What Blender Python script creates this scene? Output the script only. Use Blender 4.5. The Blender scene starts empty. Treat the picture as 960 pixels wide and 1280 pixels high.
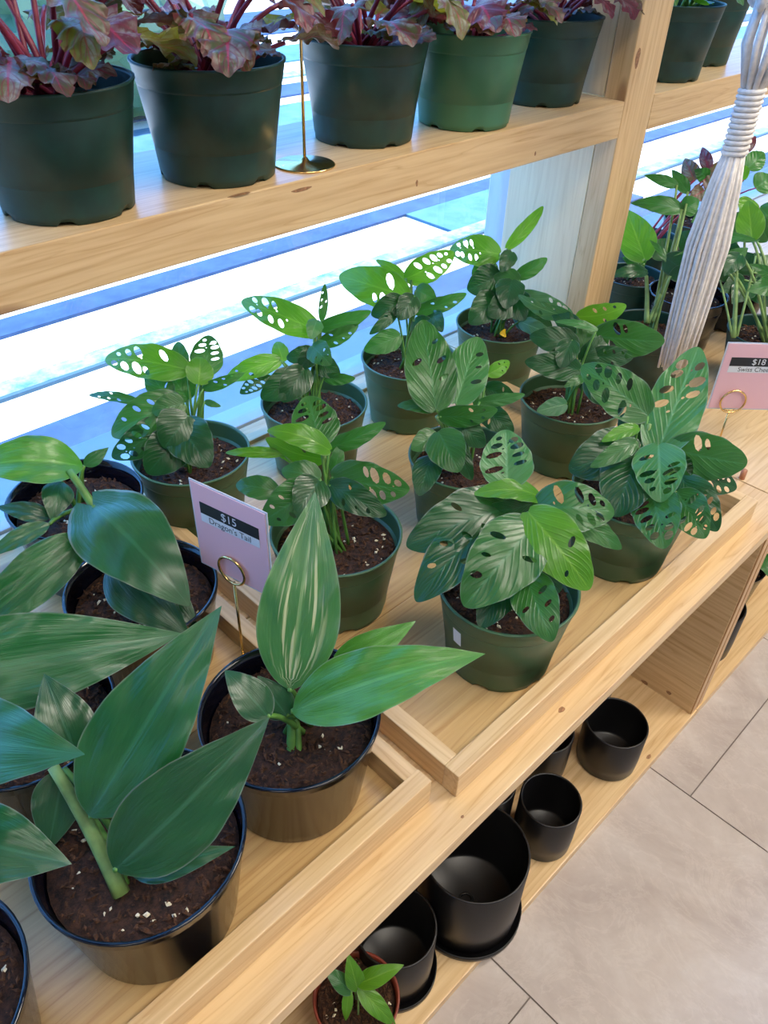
import bpy, bmesh, math, random
from mathutils import Vector, Matrix
from mathutils.geometry import delaunay_2d_cdt
S = bpy.context.scene
COL = S.collection
PI = math.pi
random.seed(7)

# ---------------------------------------------------------------- camera
FPX = 990.9
R0 = Vector((0.71306441, -0.70053479, 0.02810967))     # camera right
R1 = Vector((-0.42169028, -0.46057325, -0.78105671))   # camera down
R2 = Vector((0.56010396, 0.54509017, -0.6238271))      # camera forward
CAM = Vector((0, 0, 1.16))
cd = bpy.data.cameras.new('camera'); cam = bpy.data.objects.new('camera', cd); COL.objects.link(cam)
cam.matrix_world = Matrix(((R0.x, -R1.x, -R2.x, CAM.x), (R0.y, -R1.y, -R2.y, CAM.y), (R0.z, -R1.z, -R2.z, CAM.z), (0, 0, 0, 1)))
cd.sensor_fit = 'VERTICAL'; cd.sensor_height = 24; cd.sensor_width = 18; cd.lens = FPX / 1280 * 24; cd.clip_start = .02
S.camera = cam
def ray(px, py): return R0 * ((px - 480) / FPX) + R1 * ((py - 640) / FPX) + R2
def atD(px, py, D): return CAM + ray(px, py) * D
def atZ(px, py, z):
    d = ray(px, py); return CAM + d * ((z - CAM.z) / d.z)
def atY(px, py, y):
    d = ray(px, py); return CAM + d * (y / d.y)
def depth(p): return (Vector(p) - CAM).dot(R2)

# ---------------------------------------------------------------- world, sun, lights, exposure
S.view_settings.view_transform = 'Standard'; S.view_settings.look = 'None'; S.view_settings.gamma = 1
S.view_settings.use_curve_mapping = False; S.view_settings.exposure = 0.0
w = bpy.data.worlds.new('sky'); S.world = w; w.use_nodes = True
bg = w.node_tree.nodes['Background']; bg.inputs[0].default_value = (.14, .43, 1, 1); bg.inputs[1].default_value = 4.6
def light(name, kind, loc, energy, color, size=None, rot=(0, 0, 0)):
    l = bpy.data.lights.new(name, kind); l.energy = energy; l.color = color
    o = bpy.data.objects.new(name, l); o.location = loc; o.rotation_euler = rot; COL.objects.link(o)
    if kind == 'AREA': l.shape = 'RECTANGLE'; l.size, l.size_y = size
    return o
sun = light('sun', 'SUN', (0, 5, 8), 17, (1, .95, .86)); sun.data.angle = .01
sun.rotation_euler = Vector((-.5, .14, -.8)).to_track_quat('-Z', 'Y').to_euler()
PANELS = [(.3, -.7), (2.1, -.7), (-1.5, -.7), (.3, -2.3), (2.1, -2.3)]
for i, (x, y) in enumerate(PANELS):
    light('ceiling_lamp', 'AREA', (x, y, 2.83), [22, 56, 4, 10, 12][i], (1, .90, .76), (1.1, .55))

# ---------------------------------------------------------------- node helpers
def newmat(name):
    m = bpy.data.materials.new(name); m.use_nodes = True
    nt = m.node_tree; nt.nodes.clear()
    out = nt.nodes.new('ShaderNodeOutputMaterial')
    p = nt.nodes.new('ShaderNodeBsdfPrincipled'); nt.links.new(p.outputs[0], out.inputs[0])
    return m, nt, p, out
def N(nt, t, **kw):
    n = nt.nodes.new(t)
    for k, v in kw.items():
        if k.startswith('i_'):
            key = k[2:]; key = int(key) if key.isdigit() else key
            n.inputs[key].default_value = v
        else: setattr(n, k, v)
    return n
def L(nt, a, b): nt.links.new(a, b)
def ramp(nt, stops, interp='LINEAR'):
    n = nt.nodes.new('ShaderNodeValToRGB'); n.color_ramp.interpolation = interp
    e = n.color_ramp.elements
    while len(e) < len(stops): e.new(.5)
    for q, (p, c) in zip(e, stops): q.position = p; q.color = (*c, 1)
    return n
def mixc(nt, a, b, fac, mode='MIX'):
    n = nt.nodes.new('ShaderNodeMix'); n.data_type = 'RGBA'; n.blend_type = mode
    for s, v in ((0, fac), (6, a), (7, b)):
        if hasattr(v, 'is_linked') or hasattr(v, 'links'): L(nt, v, n.inputs[s])
        else: n.inputs[s].default_value = v if s == 0 else (*v, 1)
    return n.outputs[2]
def bump(nt, p, h, strength=.3, dist=.002):
    b = N(nt, 'ShaderNodeBump'); b.inputs['Strength'].default_value = strength; b.inputs['Distance'].default_value = dist
    L(nt, h, b.inputs['Height']); L(nt, b.outputs[0], p.inputs['Normal'])
def math_(nt, op, a, b=None):
    n = nt.nodes.new('ShaderNodeMath'); n.operation = op
    for i, v in enumerate((a, b)):
        if v is None: continue
        if isinstance(v, (int, float)): n.inputs[i].default_value = v
        else: L(nt, v, n.inputs[i])
    return n.outputs[0]

def plain(name, col, rough=.5, metal=0, noise=.0, scale=40, coat=0, bmp=0):
    m, nt, p, out = newmat(name)
    p.inputs['Roughness'].default_value = rough; p.inputs['Metallic'].default_value = metal
    if coat: p.inputs['Coat Weight'].default_value = coat; p.inputs['Coat Roughness'].default_value = .15
    tc = N(nt, 'ShaderNodeTexCoord'); ns = N(nt, 'ShaderNodeTexNoise', i_Scale=scale, i_Detail=5.0); L(nt, tc.outputs['Object'], ns.inputs['Vector'])
    r = ramp(nt, [(.3, tuple(c * (1 - noise) for c in col)), (.7, tuple(min(1, c * (1 + noise)) for c in col))]); L(nt, ns.outputs[0], r.inputs[0])
    L(nt, r.outputs[0], p.inputs['Base Color'])
    if bmp: bump(nt, p, ns.outputs[0], bmp, .001)
    return m

def pine(name, axis, light_=(.73, .525, .285), dark=(.50, .29, .12), rough=.34, knots=.06):
    m, nt, p, out = newmat(name)
    tc = N(nt, 'ShaderNodeTexCoord')
    oi = N(nt, 'ShaderNodeObjectInfo')
    add = N(nt, 'ShaderNodeVectorMath', operation='ADD'); L(nt, tc.outputs['Object'], add.inputs[0])
    mul = N(nt, 'ShaderNodeVectorMath', operation='SCALE'); L(nt, oi.outputs['Location'], mul.inputs[0]); mul.inputs['Scale'].default_value = 3.7
    L(nt, mul.outputs[0], add.inputs[1])
    sc = {'x': (1.2, 26, 26), 'y': (26, 1.2, 26), 'z': (26, 26, 1.2)}[axis]
    mp = N(nt, 'ShaderNodeMapping'); mp.inputs['Scale'].default_value = sc; L(nt, add.outputs[0], mp.inputs[0])
    wn = N(nt, 'ShaderNodeTexNoise', i_Scale=1.0, i_Detail=3.0, i_Distortion=.6); L(nt, mp.outputs[0], wn.inputs['Vector'])
    fine = N(nt, 'ShaderNodeTexNoise', i_Scale=7.0, i_Detail=4.0); L(nt, mp.outputs[0], fine.inputs['Vector'])
    rings = math_(nt, 'FRACT', math_(nt, 'MULTIPLY', wn.outputs[0], 9.0))
    r1 = ramp(nt, [(0, dark), (.18, light_), (.75, light_), (1, tuple((a + b) / 2 for a, b in zip(dark, light_)))]); L(nt, rings, r1.inputs[0])
    r2 = ramp(nt, [(.3, dark), (.65, light_)]); L(nt, fine.outputs[0], r2.inputs[0])
    c = mixc(nt, r1.outputs[0], r2.outputs[0], .5)
    c = mixc(nt, light_, c, .95)
    # knots
    ks = {'x': (3, 9, 9), 'y': (9, 3, 9), 'z': (9, 9, 3)}[axis]
    kp = N(nt, 'ShaderNodeMapping'); kp.inputs['Scale'].default_value = ks; L(nt, add.outputs[0], kp.inputs[0])
    vo = N(nt, 'ShaderNodeTexVoronoi', i_Scale=1.0); L(nt, kp.outputs[0], vo.inputs['Vector'])
    kr = ramp(nt, [(0, (1, 1, 1)), (knots, (.75, .75, .75)), (knots + .04, (0, 0, 0))]); L(nt, vo.outputs['Distance'], kr.inputs[0])
    c = mixc(nt, c, (.27, .13, .06), math_(nt, 'MULTIPLY', kr.outputs[0], .85))
    L(nt, c, p.inputs['Base Color']); p.inputs['Roughness'].default_value = rough
    bump(nt, p, fine.outputs[0], .12, .001)
    return m

def leafmat(name, deep, bright, vein=(.30, .45, .22), rough=.29, trans=.25, transcol=(.25, .5, .04), nveins=9, slant=.5, sv=.16, variegate=0, red=0, ribs=0):
    m, nt, p, out = newmat(name)
    uv = N(nt, 'ShaderNodeUVMap'); sep = N(nt, 'ShaderNodeSeparateXYZ'); L(nt, uv.outputs[0], sep.inputs[0])
    u, s = sep.outputs[0], sep.outputs[1]
    a = math_(nt, 'ABSOLUTE', math_(nt, 'SUBTRACT', s, .5))           # 0 .. .5
    a2 = math_(nt, 'MULTIPLY', a, 2.0)
    tc = N(nt, 'ShaderNodeTexCoord')
    ns = N(nt, 'ShaderNodeTexNoise', i_Scale=22.0, i_Detail=4.0); L(nt, tc.outputs['Object'], ns.inputs['Vector'])
    r = ramp(nt, [(.3, deep), (.72, bright)]); L(nt, ns.outputs[0], r.inputs[0])
    # lateral veins
    ph = math_(nt, 'MULTIPLY', math_(nt, 'SUBTRACT', u, math_(nt, 'MULTIPLY', a2, slant)), nveins * 2 * PI)
    wv = math_(nt, 'POWER', math_(nt, 'ABSOLUTE', math_(nt, 'COSINE', math_(nt, 'MULTIPLY', ph, .5))), 14.0)
    c = mixc(nt, r.outputs[0], vein, math_(nt, 'MULTIPLY', wv, sv))
    mid = N(nt, 'ShaderNodeMapRange', interpolation_type='SMOOTHSTEP'); L(nt, a2, mid.inputs[0]); mid.inputs[1].default_value = .02; mid.inputs[2].default_value = .075; mid.inputs[3].default_value = 1; mid.inputs[4].default_value = 0
    if variegate:
        st = N(nt, 'ShaderNodeTexNoise', i_Scale=1.0, i_Detail=2.0)
        cmb = N(nt, 'ShaderNodeCombineXYZ'); L(nt, math_(nt, 'MULTIPLY', u, 2.2), cmb.inputs[0]); L(nt, math_(nt, 'MULTIPLY', s, 17.0), cmb.inputs[1]); L(nt, cmb.outputs[0], st.inputs['Vector'])
        sr = ramp(nt, [(.53, (0, 0, 0)), (.6, (1, 1, 1))]); L(nt, st.outputs[0], sr.inputs[0])
        edge = ramp(nt, [(.45, (1, 1, 1)), (.75, (0, 0, 0))]); L(nt, a2, edge.inputs[0])
        c = mixc(nt, c, (.62, .62, .36), math_(nt, 'MULTIPLY', math_(nt, 'MULTIPLY', sr.outputs[0], edge.outputs[0]), .8))
    if red:
        rr = ramp(nt, [(.0, (1, 1, 1)), (.3, (.2, .2, .2)), (.62, (.1, .1, .1)), (.95, (1, 1, 1))]); L(nt, a2, rr.inputs[0])
        sil = N(nt, 'ShaderNodeTexNoise', i_Scale=55.0, i_Detail=4.0); L(nt, tc.outputs['Object'], sil.inputs['Vector'])
        silr = ramp(nt, [(.50, (0, 0, 0)), (.58, (1, 1, 1))]); L(nt, sil.outputs[0], silr.inputs[0])
        c = mixc(nt, c, (.30, .30, .27), math_(nt, 'MULTIPLY', silr.outputs[0], .7))
        c = mixc(nt, c, (.12, .008, .025), math_(nt, 'MAXIMUM', math_(nt, 'MULTIPLY', rr.outputs[0], red), math_(nt, 'MULTIPLY', wv, .8)))
        vv = N(nt, 'ShaderNodeTexVoronoi', i_Scale=75.0); vv.feature = 'DISTANCE_TO_EDGE'; L(nt, tc.outputs['Object'], vv.inputs['Vector'])
        vvr = ramp(nt, [(.0, (1, 1, 1)), (.10, (0, 0, 0))]); L(nt, vv.outputs[0], vvr.inputs[0]); c = mixc(nt, c, (.13, .01, .03), math_(nt, 'MULTIPLY', vvr.outputs[0], .55))
        L(nt, mixc(nt, c, (.30, .015, .05), mid.outputs[0]), p.inputs['Base Color'])
    else:
        c = mixc(nt, c, vein, math_(nt, 'MULTIPLY', mid.outputs[0], .75)); L(nt, c, p.inputs['Base Color'])
    if not red:
        eg = N(nt, 'ShaderNodeMapRange', interpolation_type='SMOOTHSTEP'); L(nt, a2, eg.inputs[0]); eg.inputs[1].default_value = .955; eg.inputs[2].default_value = .995
        c = mixc(nt, c, tuple(min(1, .5 * v_ + .12) for v_ in vein), math_(nt, 'MULTIPLY', eg.outputs[0], .8)); L(nt, c, p.inputs['Base Color'])
    p.inputs['Roughness'].default_value = rough; p.inputs['Specular IOR Level'].default_value = .45
    p.inputs['Coat Weight'].default_value = .55 if ribs else .15; p.inputs['Coat Roughness'].default_value = .27
    if ribs:
        cb = N(nt, 'ShaderNodeCombineXYZ'); L(nt, math_(nt, 'MULTIPLY', u, 1.5), cb.inputs[0]); L(nt, math_(nt, 'MULTIPLY', s, ribs * .22), cb.inputs[1])
        rn = N(nt, 'ShaderNodeTexNoise', i_Scale=1.0, i_Detail=4.0, i_Roughness=.6); L(nt, cb.outputs[0], rn.inputs['Vector'])
        hgt = math_(nt, 'ADD', math_(nt, 'MULTIPLY', rn.outputs[0], 3.2), math_(nt, 'MULTIPLY', ns.outputs[0], .15))
        bump(nt, p, hgt, .34, .0022)
    else:
        hgt = math_(nt, 'SUBTRACT', math_(nt, 'MULTIPLY', ns.outputs[0], 1.8), math_(nt, 'MULTIPLY', wv, .55))
        bump(nt, p, hgt, .35, .0014)
    tr = N(nt, 'ShaderNodeBsdfTranslucent'); tr.inputs[0].default_value = (*transcol, 1)
    mx = N(nt, 'ShaderNodeMixShader'); mx.inputs[0].default_value = trans
    L(nt, p.outputs[0], mx.inputs[1]); L(nt, tr.outputs[0], mx.inputs[2]); L(nt, mx.outputs[0], out.inputs[0])
    return m

def glassmat():
    m, nt, p, out = newmat('window_glass')
    nt.nodes.remove(p)
    t = N(nt, 'ShaderNodeBsdfTransparent'); t.inputs[0].default_value = (.93, .97, 1, 1)
    g = N(nt, 'ShaderNodeBsdfGlossy'); g.inputs['Roughness'].default_value = .02
    f = N(nt, 'ShaderNodeLayerWeight', i_Blend=.5); mx = N(nt, 'ShaderNodeMixShader')
    L(nt, math_(nt, 'MINIMUM', math_(nt, 'ADD', math_(nt, 'MULTIPLY', math_(nt, 'POWER', f.outputs['Facing'], 5.0), .6), .04), .5), mx.inputs[0]); L(nt, t.outputs[0], mx.inputs[1]); L(nt, g.outputs[0], mx.inputs[2]); L(nt, mx.outputs[0], out.inputs[0])
    return m

def tilemat():
    m, nt, p, out = newmat('stone_tile')
    tc = N(nt, 'ShaderNodeTexCoord'); oi = N(nt, 'ShaderNodeObjectInfo')
    add = N(nt, 'ShaderNodeVectorMath', operation='ADD'); L(nt, tc.outputs['Object'], add.inputs[0])
    mul = N(nt, 'ShaderNodeVectorMath', operation='SCALE'); L(nt, oi.outputs['Location'], mul.inputs[0]); mul.inputs['Scale'].default_value = 1.9; L(nt, mul.outputs[0], add.inputs[1])
    mp = N(nt, 'ShaderNodeMapping'); mp.inputs['Scale'].default_value = (1.6, 1, 1); mp.inputs['Rotation'].default_value = (0, 0, .9); L(nt, add.outputs[0], mp.inputs[0])
    n1 = N(nt, 'ShaderNodeTexNoise', i_Scale=3.2, i_Detail=8.0, i_Roughness=.62, i_Distortion=1.3); L(nt, mp.outputs[0], n1.inputs['Vector'])
    n2 = N(nt, 'ShaderNodeTexNoise', i_Scale=5.0, i_Detail=9.0, i_Roughness=.7, i_Distortion=2.2); L(nt, mp.outputs[0], n2.inputs['Vector'])
    r1 = ramp(nt, [(.3, (.36, .30, .27)), (.5, (.46, .40, .365)), (.72, (.56, .51, .48))]); L(nt, n1.outputs[0], r1.inputs[0])
    v = math_(nt, 'ABSOLUTE', math_(nt, 'SUBTRACT', n2.outputs[0], .5))
    vr = ramp(nt, [(0, (1, 1, 1)), (.03, (0, 0, 0))]); L(nt, v, vr.inputs[0])
    n3 = N(nt, 'ShaderNodeTexNoise', i_Scale=70.0, i_Detail=5.0); L(nt, add.outputs[0], n3.inputs['Vector'])
    c = mixc(nt, r1.outputs[0], (.72, .66, .61), math_(nt, 'MULTIPLY', vr.outputs[0], .16))
    c = mixc(nt, c, (.36, .29, .25), math_(nt, 'MULTIPLY', math_(nt, 'SUBTRACT', n3.outputs[0], .3), .5))
    L(nt, c, p.inputs['Base Color']); p.inputs['Roughness'].default_value = .6
    bump(nt, p, n3.outputs[0], .15, .001)
    return m

def soilmat(name, a, b):
    m, nt, p, out = newmat(name)
    tc = N(nt, 'ShaderNodeTexCoord'); n = N(nt, 'ShaderNodeTexNoise', i_Scale=170.0, i_Detail=6.0, i_Roughness=.75); L(nt, tc.outputs['Object'], n.inputs['Vector'])
    r = ramp(nt, [(.38, a), (.62, b)]); L(nt, n.outputs[0], r.inputs[0]); L(nt, r.outputs[0], p.inputs['Base Color']); p.inputs['Roughness'].default_value = .9
    bump(nt, p, n.outputs[0], 1, .004)
    return m

def pavemat(name, a, b, sc=3):
    m, nt, p, out = newmat(name)
    tc = N(nt, 'ShaderNodeTexCoord'); n = N(nt, 'ShaderNodeTexNoise', i_Scale=float(sc), i_Detail=9.0, i_Roughness=.7); L(nt, tc.outputs['Object'], n.inputs['Vector'])
    r = ramp(nt, [(.35, a), (.65, b)]); L(nt, n.outputs[0], r.inputs[0]); L(nt, r.outputs[0], p.inputs['Base Color']); p.inputs['Roughness'].default_value = .85
    return m

M = {}
M['pine_x'] = pine('pine_along_x', 'x'); M['pine_y'] = pine('pine_along_y', 'y'); M['pine_z'] = pine('pine_along_z', 'z')
M['pine_pale'] = pine('pale_pine', 'z', (.84, .68, .44), (.70, .53, .31), knots=.03)
M['pine_tray'] = pine('tray_pine', 'x', (.62, .41, .18), (.42, .23, .08), .34, .07)
M['pine_edge'] = pine('ply_edge', 'z', (.60, .36, .16), (.45, .24, .10))
M['tile'] = tilemat(); M['grout'] = plain('grout', (.20, .17, .15), .9)
M['wall'] = plain('painted_wall', (.50, .48, .45), .8, noise=.02)
M['ceiling'] = plain('ceiling_paint', (.22, .21, .20), .9)
M['frame'] = plain('pale_window_frame', (.55, .58, .68), .45)
M['glass'] = glassmat()
M['pot_green'] = plain('green_plastic', (.048, .118, .052), .4, noise=.08, scale=25)
M['pot_dark'] = plain('dark_teal_plastic', (.006, .042, .033), .42, noise=.2, scale=60)
M['pot_light'] = plain('light_green_plastic', (.05, .18, .09), .4, noise=.05, scale=25)
M['pot_black'] = plain('glossy_black_plastic', (.002, .003, .009), .10, noise=.1)
M['cup_black'] = plain('satin_black_metal', (.005, .005, .006), .36, noise=.1)
M['terracotta'] = plain('red_brown_plastic', (.19, .035, .018), .4)
M['cup_brown'] = plain('brown_grey_ceramic', (.16, .12, .09), .4)
M['soil'] = soilmat('bark_soil', (.007, .003, .002), (.075, .028, .013)); M['soil_dark'] = soilmat('dark_peat', (.006, .003, .003), (.04, .018, .012))
M['crumb'] = soilmat('bark_crumb', (.03, .011, .005), (.15, .06, .024)); M['perlite'] = plain('perlite', (.75, .68, .5), .8)
M['brass'] = plain('brass', (.83, .58, .24), .2, 1.0)
M['pink'] = plain('pink_card', (.82, .50, .56), .5); M['clear'] = plain('clear_sleeve_edge', (.62, .68, .74), .2)
M['ink'] = plain('black_ink', (.012, .015, .018), .5); M['label'] = plain('white_label', (.72, .76, .80), .4)
M['cotton'] = plain('cotton_cord', (.76, .72, .68), .85, noise=.12, scale=120, bmp=.6)
M['white_tag'] = plain('white_sticker', (.85, .85, .82), .5)
M['yellow'] = plain('yellow_leaf', (.80, .50, .01), .5)
M['peg'] = plain('copper_peg', (.45, .20, .11), .4)
M['pave'] = pavemat('light_paving', (.62, .62, .61), (.74, .73, .71), 4)
M['band'] = pavemat('blue_grey_paving', (.012, .042, .13), (.028, .075, .19), 9)
M['teal'] = pavemat('pale_teal_paving', (.05, .15, .19), (.30, .38, .38), 14)
M['aqua'] = pavemat('pale_blue_paving', (.03, .12, .22), (.07, .19, .28), 6)
M['joint'] = plain('dark_joint', (.04, .10, .17), .8)
M['lamp'] = newmat('lamp_panel')[0]
_p = M['lamp'].node_tree.nodes['Principled BSDF']; _p.inputs['Emission Color'].default_value = (1, .93, .82, 1); _p.inputs['Emission Strength'].default_value = 4
# leaves
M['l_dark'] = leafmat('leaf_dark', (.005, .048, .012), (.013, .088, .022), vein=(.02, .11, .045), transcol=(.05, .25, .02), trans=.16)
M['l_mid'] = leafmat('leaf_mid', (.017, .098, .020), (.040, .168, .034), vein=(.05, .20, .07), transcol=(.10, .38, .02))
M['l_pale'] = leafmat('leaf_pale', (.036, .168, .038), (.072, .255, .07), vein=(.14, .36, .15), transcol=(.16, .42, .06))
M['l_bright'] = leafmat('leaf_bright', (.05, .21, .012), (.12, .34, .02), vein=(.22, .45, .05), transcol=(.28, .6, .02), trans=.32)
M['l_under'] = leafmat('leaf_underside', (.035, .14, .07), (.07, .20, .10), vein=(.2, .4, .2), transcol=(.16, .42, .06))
M['d_mid'] = leafmat('lance_leaf', (.008, .084, .026), (.019, .132, .038), vein=(.03, .16, .06), rough=.3, nveins=11, slant=.7, sv=.12, ribs=70, transcol=(.08, .35, .03), trans=.14)
M['d_deep'] = leafmat('lance_leaf_deep', (.005, .060, .018), (.011, .090, .026), vein=(.03, .13, .06), rough=.3, nveins=11, slant=.7, sv=.08, ribs=60, transcol=(.05, .3, .03), trans=.10)
M['d_bright'] = leafmat('lance_leaf_bright', (.028, .16, .016), (.07, .27, .028), vein=(.12, .35, .06), rough=.3, nveins=11, slant=.7, sv=.15, ribs=70, transcol=(.2, .55, .02), trans=.25)
M['d_var'] = leafmat('lance_leaf_striped', (.022, .13, .035), (.05, .20, .06), vein=(.14, .30, .10), rough=.38, nveins=11, slant=.7, sv=.1, ribs=70, variegate=1)
M['beg'] = leafmat('begonia_leaf', (.022, .045, .014), (.07, .11, .03), vein=(.2, .02, .05), rough=.45, nveins=7, slant=.4, sv=.7, red=.55, trans=.2, transcol=(.35, .22, .04))
M['beg_dark'] = leafmat('begonia_leaf_dark', (.05, .018, .022), (.11, .03, .04), vein=(.2, .02, .05), rough=.45, nveins=7, slant=.4, sv=.7, red=.8, trans=.18, transcol=(.35, .05, .04))
M['beg_green'] = leafmat('begonia_leaf_green', (.06, .12, .02), (.16, .22, .04), vein=(.24, .03, .03), rough=.45, nveins=7, slant=.4, sv=.9, red=.25, trans=.3, transcol=(.5, .5, .04))
M['stem'] = plain('green_stem', (.10, .25, .045), .45, noise=.25, scale=60)
M['stem_pale'] = plain('pale_green_stem', (.20, .33, .10), .45, noise=.3, scale=60)
M['stem_red'] = plain('red_stem', (.20, .018, .045), .45, noise=.4, scale=90)

# ---------------------------------------------------------------- object helpers
def link(name, me, parent=None, loc=(0, 0, 0), rot=(0, 0, 0)):
    o = bpy.data.objects.new(name, me); o.location = loc; o.rotation_euler = rot; COL.objects.link(o)
    if parent is not None: o.parent = parent
    return o
def thing(name, label, cat, loc=(0, 0, 0), group=None, rot=0):
    o = link(name, None, None, loc, (0, 0, rot)); o.empty_display_size = .02
    o['label'] = label; o['category'] = cat
    if group: o['group'] = group
    return o
def mesh(name, verts, faces, mat, smooth=True, uvs=None):
    me = bpy.data.meshes.new(name); me.from_pydata(verts, [], faces)
    if uvs:
        l = me.uv_layers.new(name='UVMap')
        for lp in me.loops: l.data[lp.index].uv = uvs[lp.vertex_index]
    me.polygons.foreach_set('use_smooth', [smooth] * len(me.polygons))
    for mm in (mat if isinstance(mat, (list, tuple)) else [mat]): me.materials.append(mm)
    me.update(); return me
def box(x0, x1, y0, y1, z0, z1, mat, name='box', bevel=.0, origin=None):
    """box mesh around origin (default its centre); returns mesh, centre"""
    c = Vector(((x0 + x1) / 2, (y0 + y1) / 2, (z0 + z1) / 2)) if origin is None else Vector(origin)
    bm = bmesh.new(); bmesh.ops.create_cube(bm, size=1)
    for v in bm.verts:
        v.co = Vector((x0 + (v.co.x + .5) * (x1 - x0), y0 + (v.co.y + .5) * (y1 - y0), z0 + (v.co.z + .5) * (z1 - z0))) - c
    if bevel: bmesh.ops.bevel(bm, geom=bm.edges[:], offset=bevel, segments=2, affect='EDGES', profile=.6)
    me = bpy.data.meshes.new(name); bm.to_mesh(me); bm.free(); me.materials.append(mat)
    return me, c
def part_box(name, parent, b, mat, bevel=.0015, kind=None):
    me, c = box(*b, mat, name, bevel)
    pl = world_loc(parent) if parent is not None else Vector((0, 0, 0))
    o = link(name, me, parent, c - pl)
    if kind: o['kind'] = kind
    return o
def lathe(prof, n=48, mat=None, notch=None, name='lathe', cap0=True):
    vs, fs = [], []
    for j, (r, z) in enumerate(prof):
        for i in range(n):
            a = 2 * PI * i / n; zz = z
            if notch and j in notch and (i % (n // 6)) in (0, 1): zz = z + .0055
            vs.append((r * math.cos(a), r * math.sin(a), zz))
    for j in range(len(prof) - 1):
        for i in range(n):
            k = (i + 1) % n
            fs.append((j * n + i, j * n + k, (j + 1) * n + k, (j + 1) * n + i))
    fs.append(tuple((len(prof) - 1) * n + i for i in range(n)))
    me = mesh(name, vs, fs, mat)
    return me
def tube_vf(pts, radii, n=6, closed=False):
    vs, fs = [], []; P = [Vector(p) for p in pts]; m = len(P)
    if isinstance(radii, (int, float)): radii = [radii] * m
    up = None
    for i, p in enumerate(P):
        if closed: t = P[(i + 1) % m] - P[(i - 1) % m]
        else: t = P[min(i + 1, m - 1)] - P[max(i - 1, 0)]
        t.normalize()
        if up is None: up = t.orthogonal().normalized()
        else:
            up = up - t * up.dot(t)
            up = up.normalized() if up.length > 1e-6 else t.orthogonal().normalized()
        b = t.cross(up)
        for k in range(n):
            a = 2 * PI * k / n; vs.append(p + (up * math.cos(a) + b * math.sin(a)) * radii[i])
    rng = m if closed else m - 1
    for i in range(rng):
        j = (i + 1) % m
        for k in range(n):
            l = (k + 1) % n; fs.append((i * n + k, i * n + l, j * n + l, j * n + k))
    if not closed: fs.append(tuple(range(n))[::-1]); fs.append(tuple((m - 1) * n + k for k in range(n)))
    return vs, fs
def tube(name, pts, r, mat, parent=None, origin=(0, 0, 0), n=6, closed=False, loc=None):
    """pts in world; object origin at `origin` (world)"""
    o0 = Vector(origin); vs, fs = tube_vf([Vector(p) - o0 for p in pts], r, n, closed)
    pl = world_loc(parent) if parent is not None else Vector((0, 0, 0))
    return link(name, mesh(name, vs, fs, mat), parent, o0 - pl)
def world_loc(o):
    v = Vector(o.location)
    while o.parent is not None: o = o.parent; v += Vector(o.location)
    return v
def bez(a, b, c, n=8): return [a * (1 - t) ** 2 + b * 2 * t * (1 - t) + c * t * t for t in [i / n for i in range(n + 1)]]
def struct(name, b, mat, bevel=0):
    return part_box(name, None, b, mat, bevel, 'structure')

TRAY = .455; CT = .449; FLOOR = 0.0; BS = .02; US = .907

# ================================================================ the setting
fl = struct('floor', (-3, 5, -3.6, .95, -.05, -.0025), M['grout'])
def tiles():
    k = 0
    x0 = .889 - .43 * 4; meshes = {}
    for i in range(11):
        xa = x0 + .43 * i
        if xa > 2.9: break
        off = .142 if i % 2 == 0 else .142 - .43
        for j in range(-3, 2):
            ya, yb = off + .86 * j, off + .86 * (j + 1)
            yb = min(yb, .94)
            if yb - ya < .05: continue
            key = round(yb - ya, 3)
            if key not in meshes: meshes[key] = box(-.2140, .2140, -(yb - ya) / 2 + .001, (yb - ya) / 2 - .001, -.0025, 0, M['tile'], 'tile', .0006, origin=(0, 0, 0))[0]
            o = link('tile', meshes[key], fl, Vector((xa + .215, (ya + yb) / 2, 0)) - fl.location); k += 1
tiles()
struct('ceiling', (-3, 5, -3.6, 1.15, 2.9, 2.98), M['ceiling'])
struct('wall_left', (-3.1, -3, -3.6, 1.15, 0, 2.9), M['wall'])
struct('wall_right', (5, 5.1, -3.6, 1.15, 0, 2.9), M['wall'])
struct('wall_rear', (-3, 5, -3.7, -3.6, 0, 2.9), M['wall'])
struct('wall_window_side', (-3, 5, .95, 1.1, -.15, .43), M['wall'])
struct('trim_1', (-3, 5, .95, 1.1, 2.6, 2.9), M['wall'])
wn = struct('window_1', (-3, 5, .965, .973, .43, 2.6), M['glass'])
wf = struct('trim_2', (-3, 5, .945, 1.0, .43, .449), M['frame'], .002)
for x in (-1.3, 1.29, 3.6): struct('trim_3', (x, x + .05, .94, 1.0, .449, 2.6), M['frame'], .002)
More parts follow.
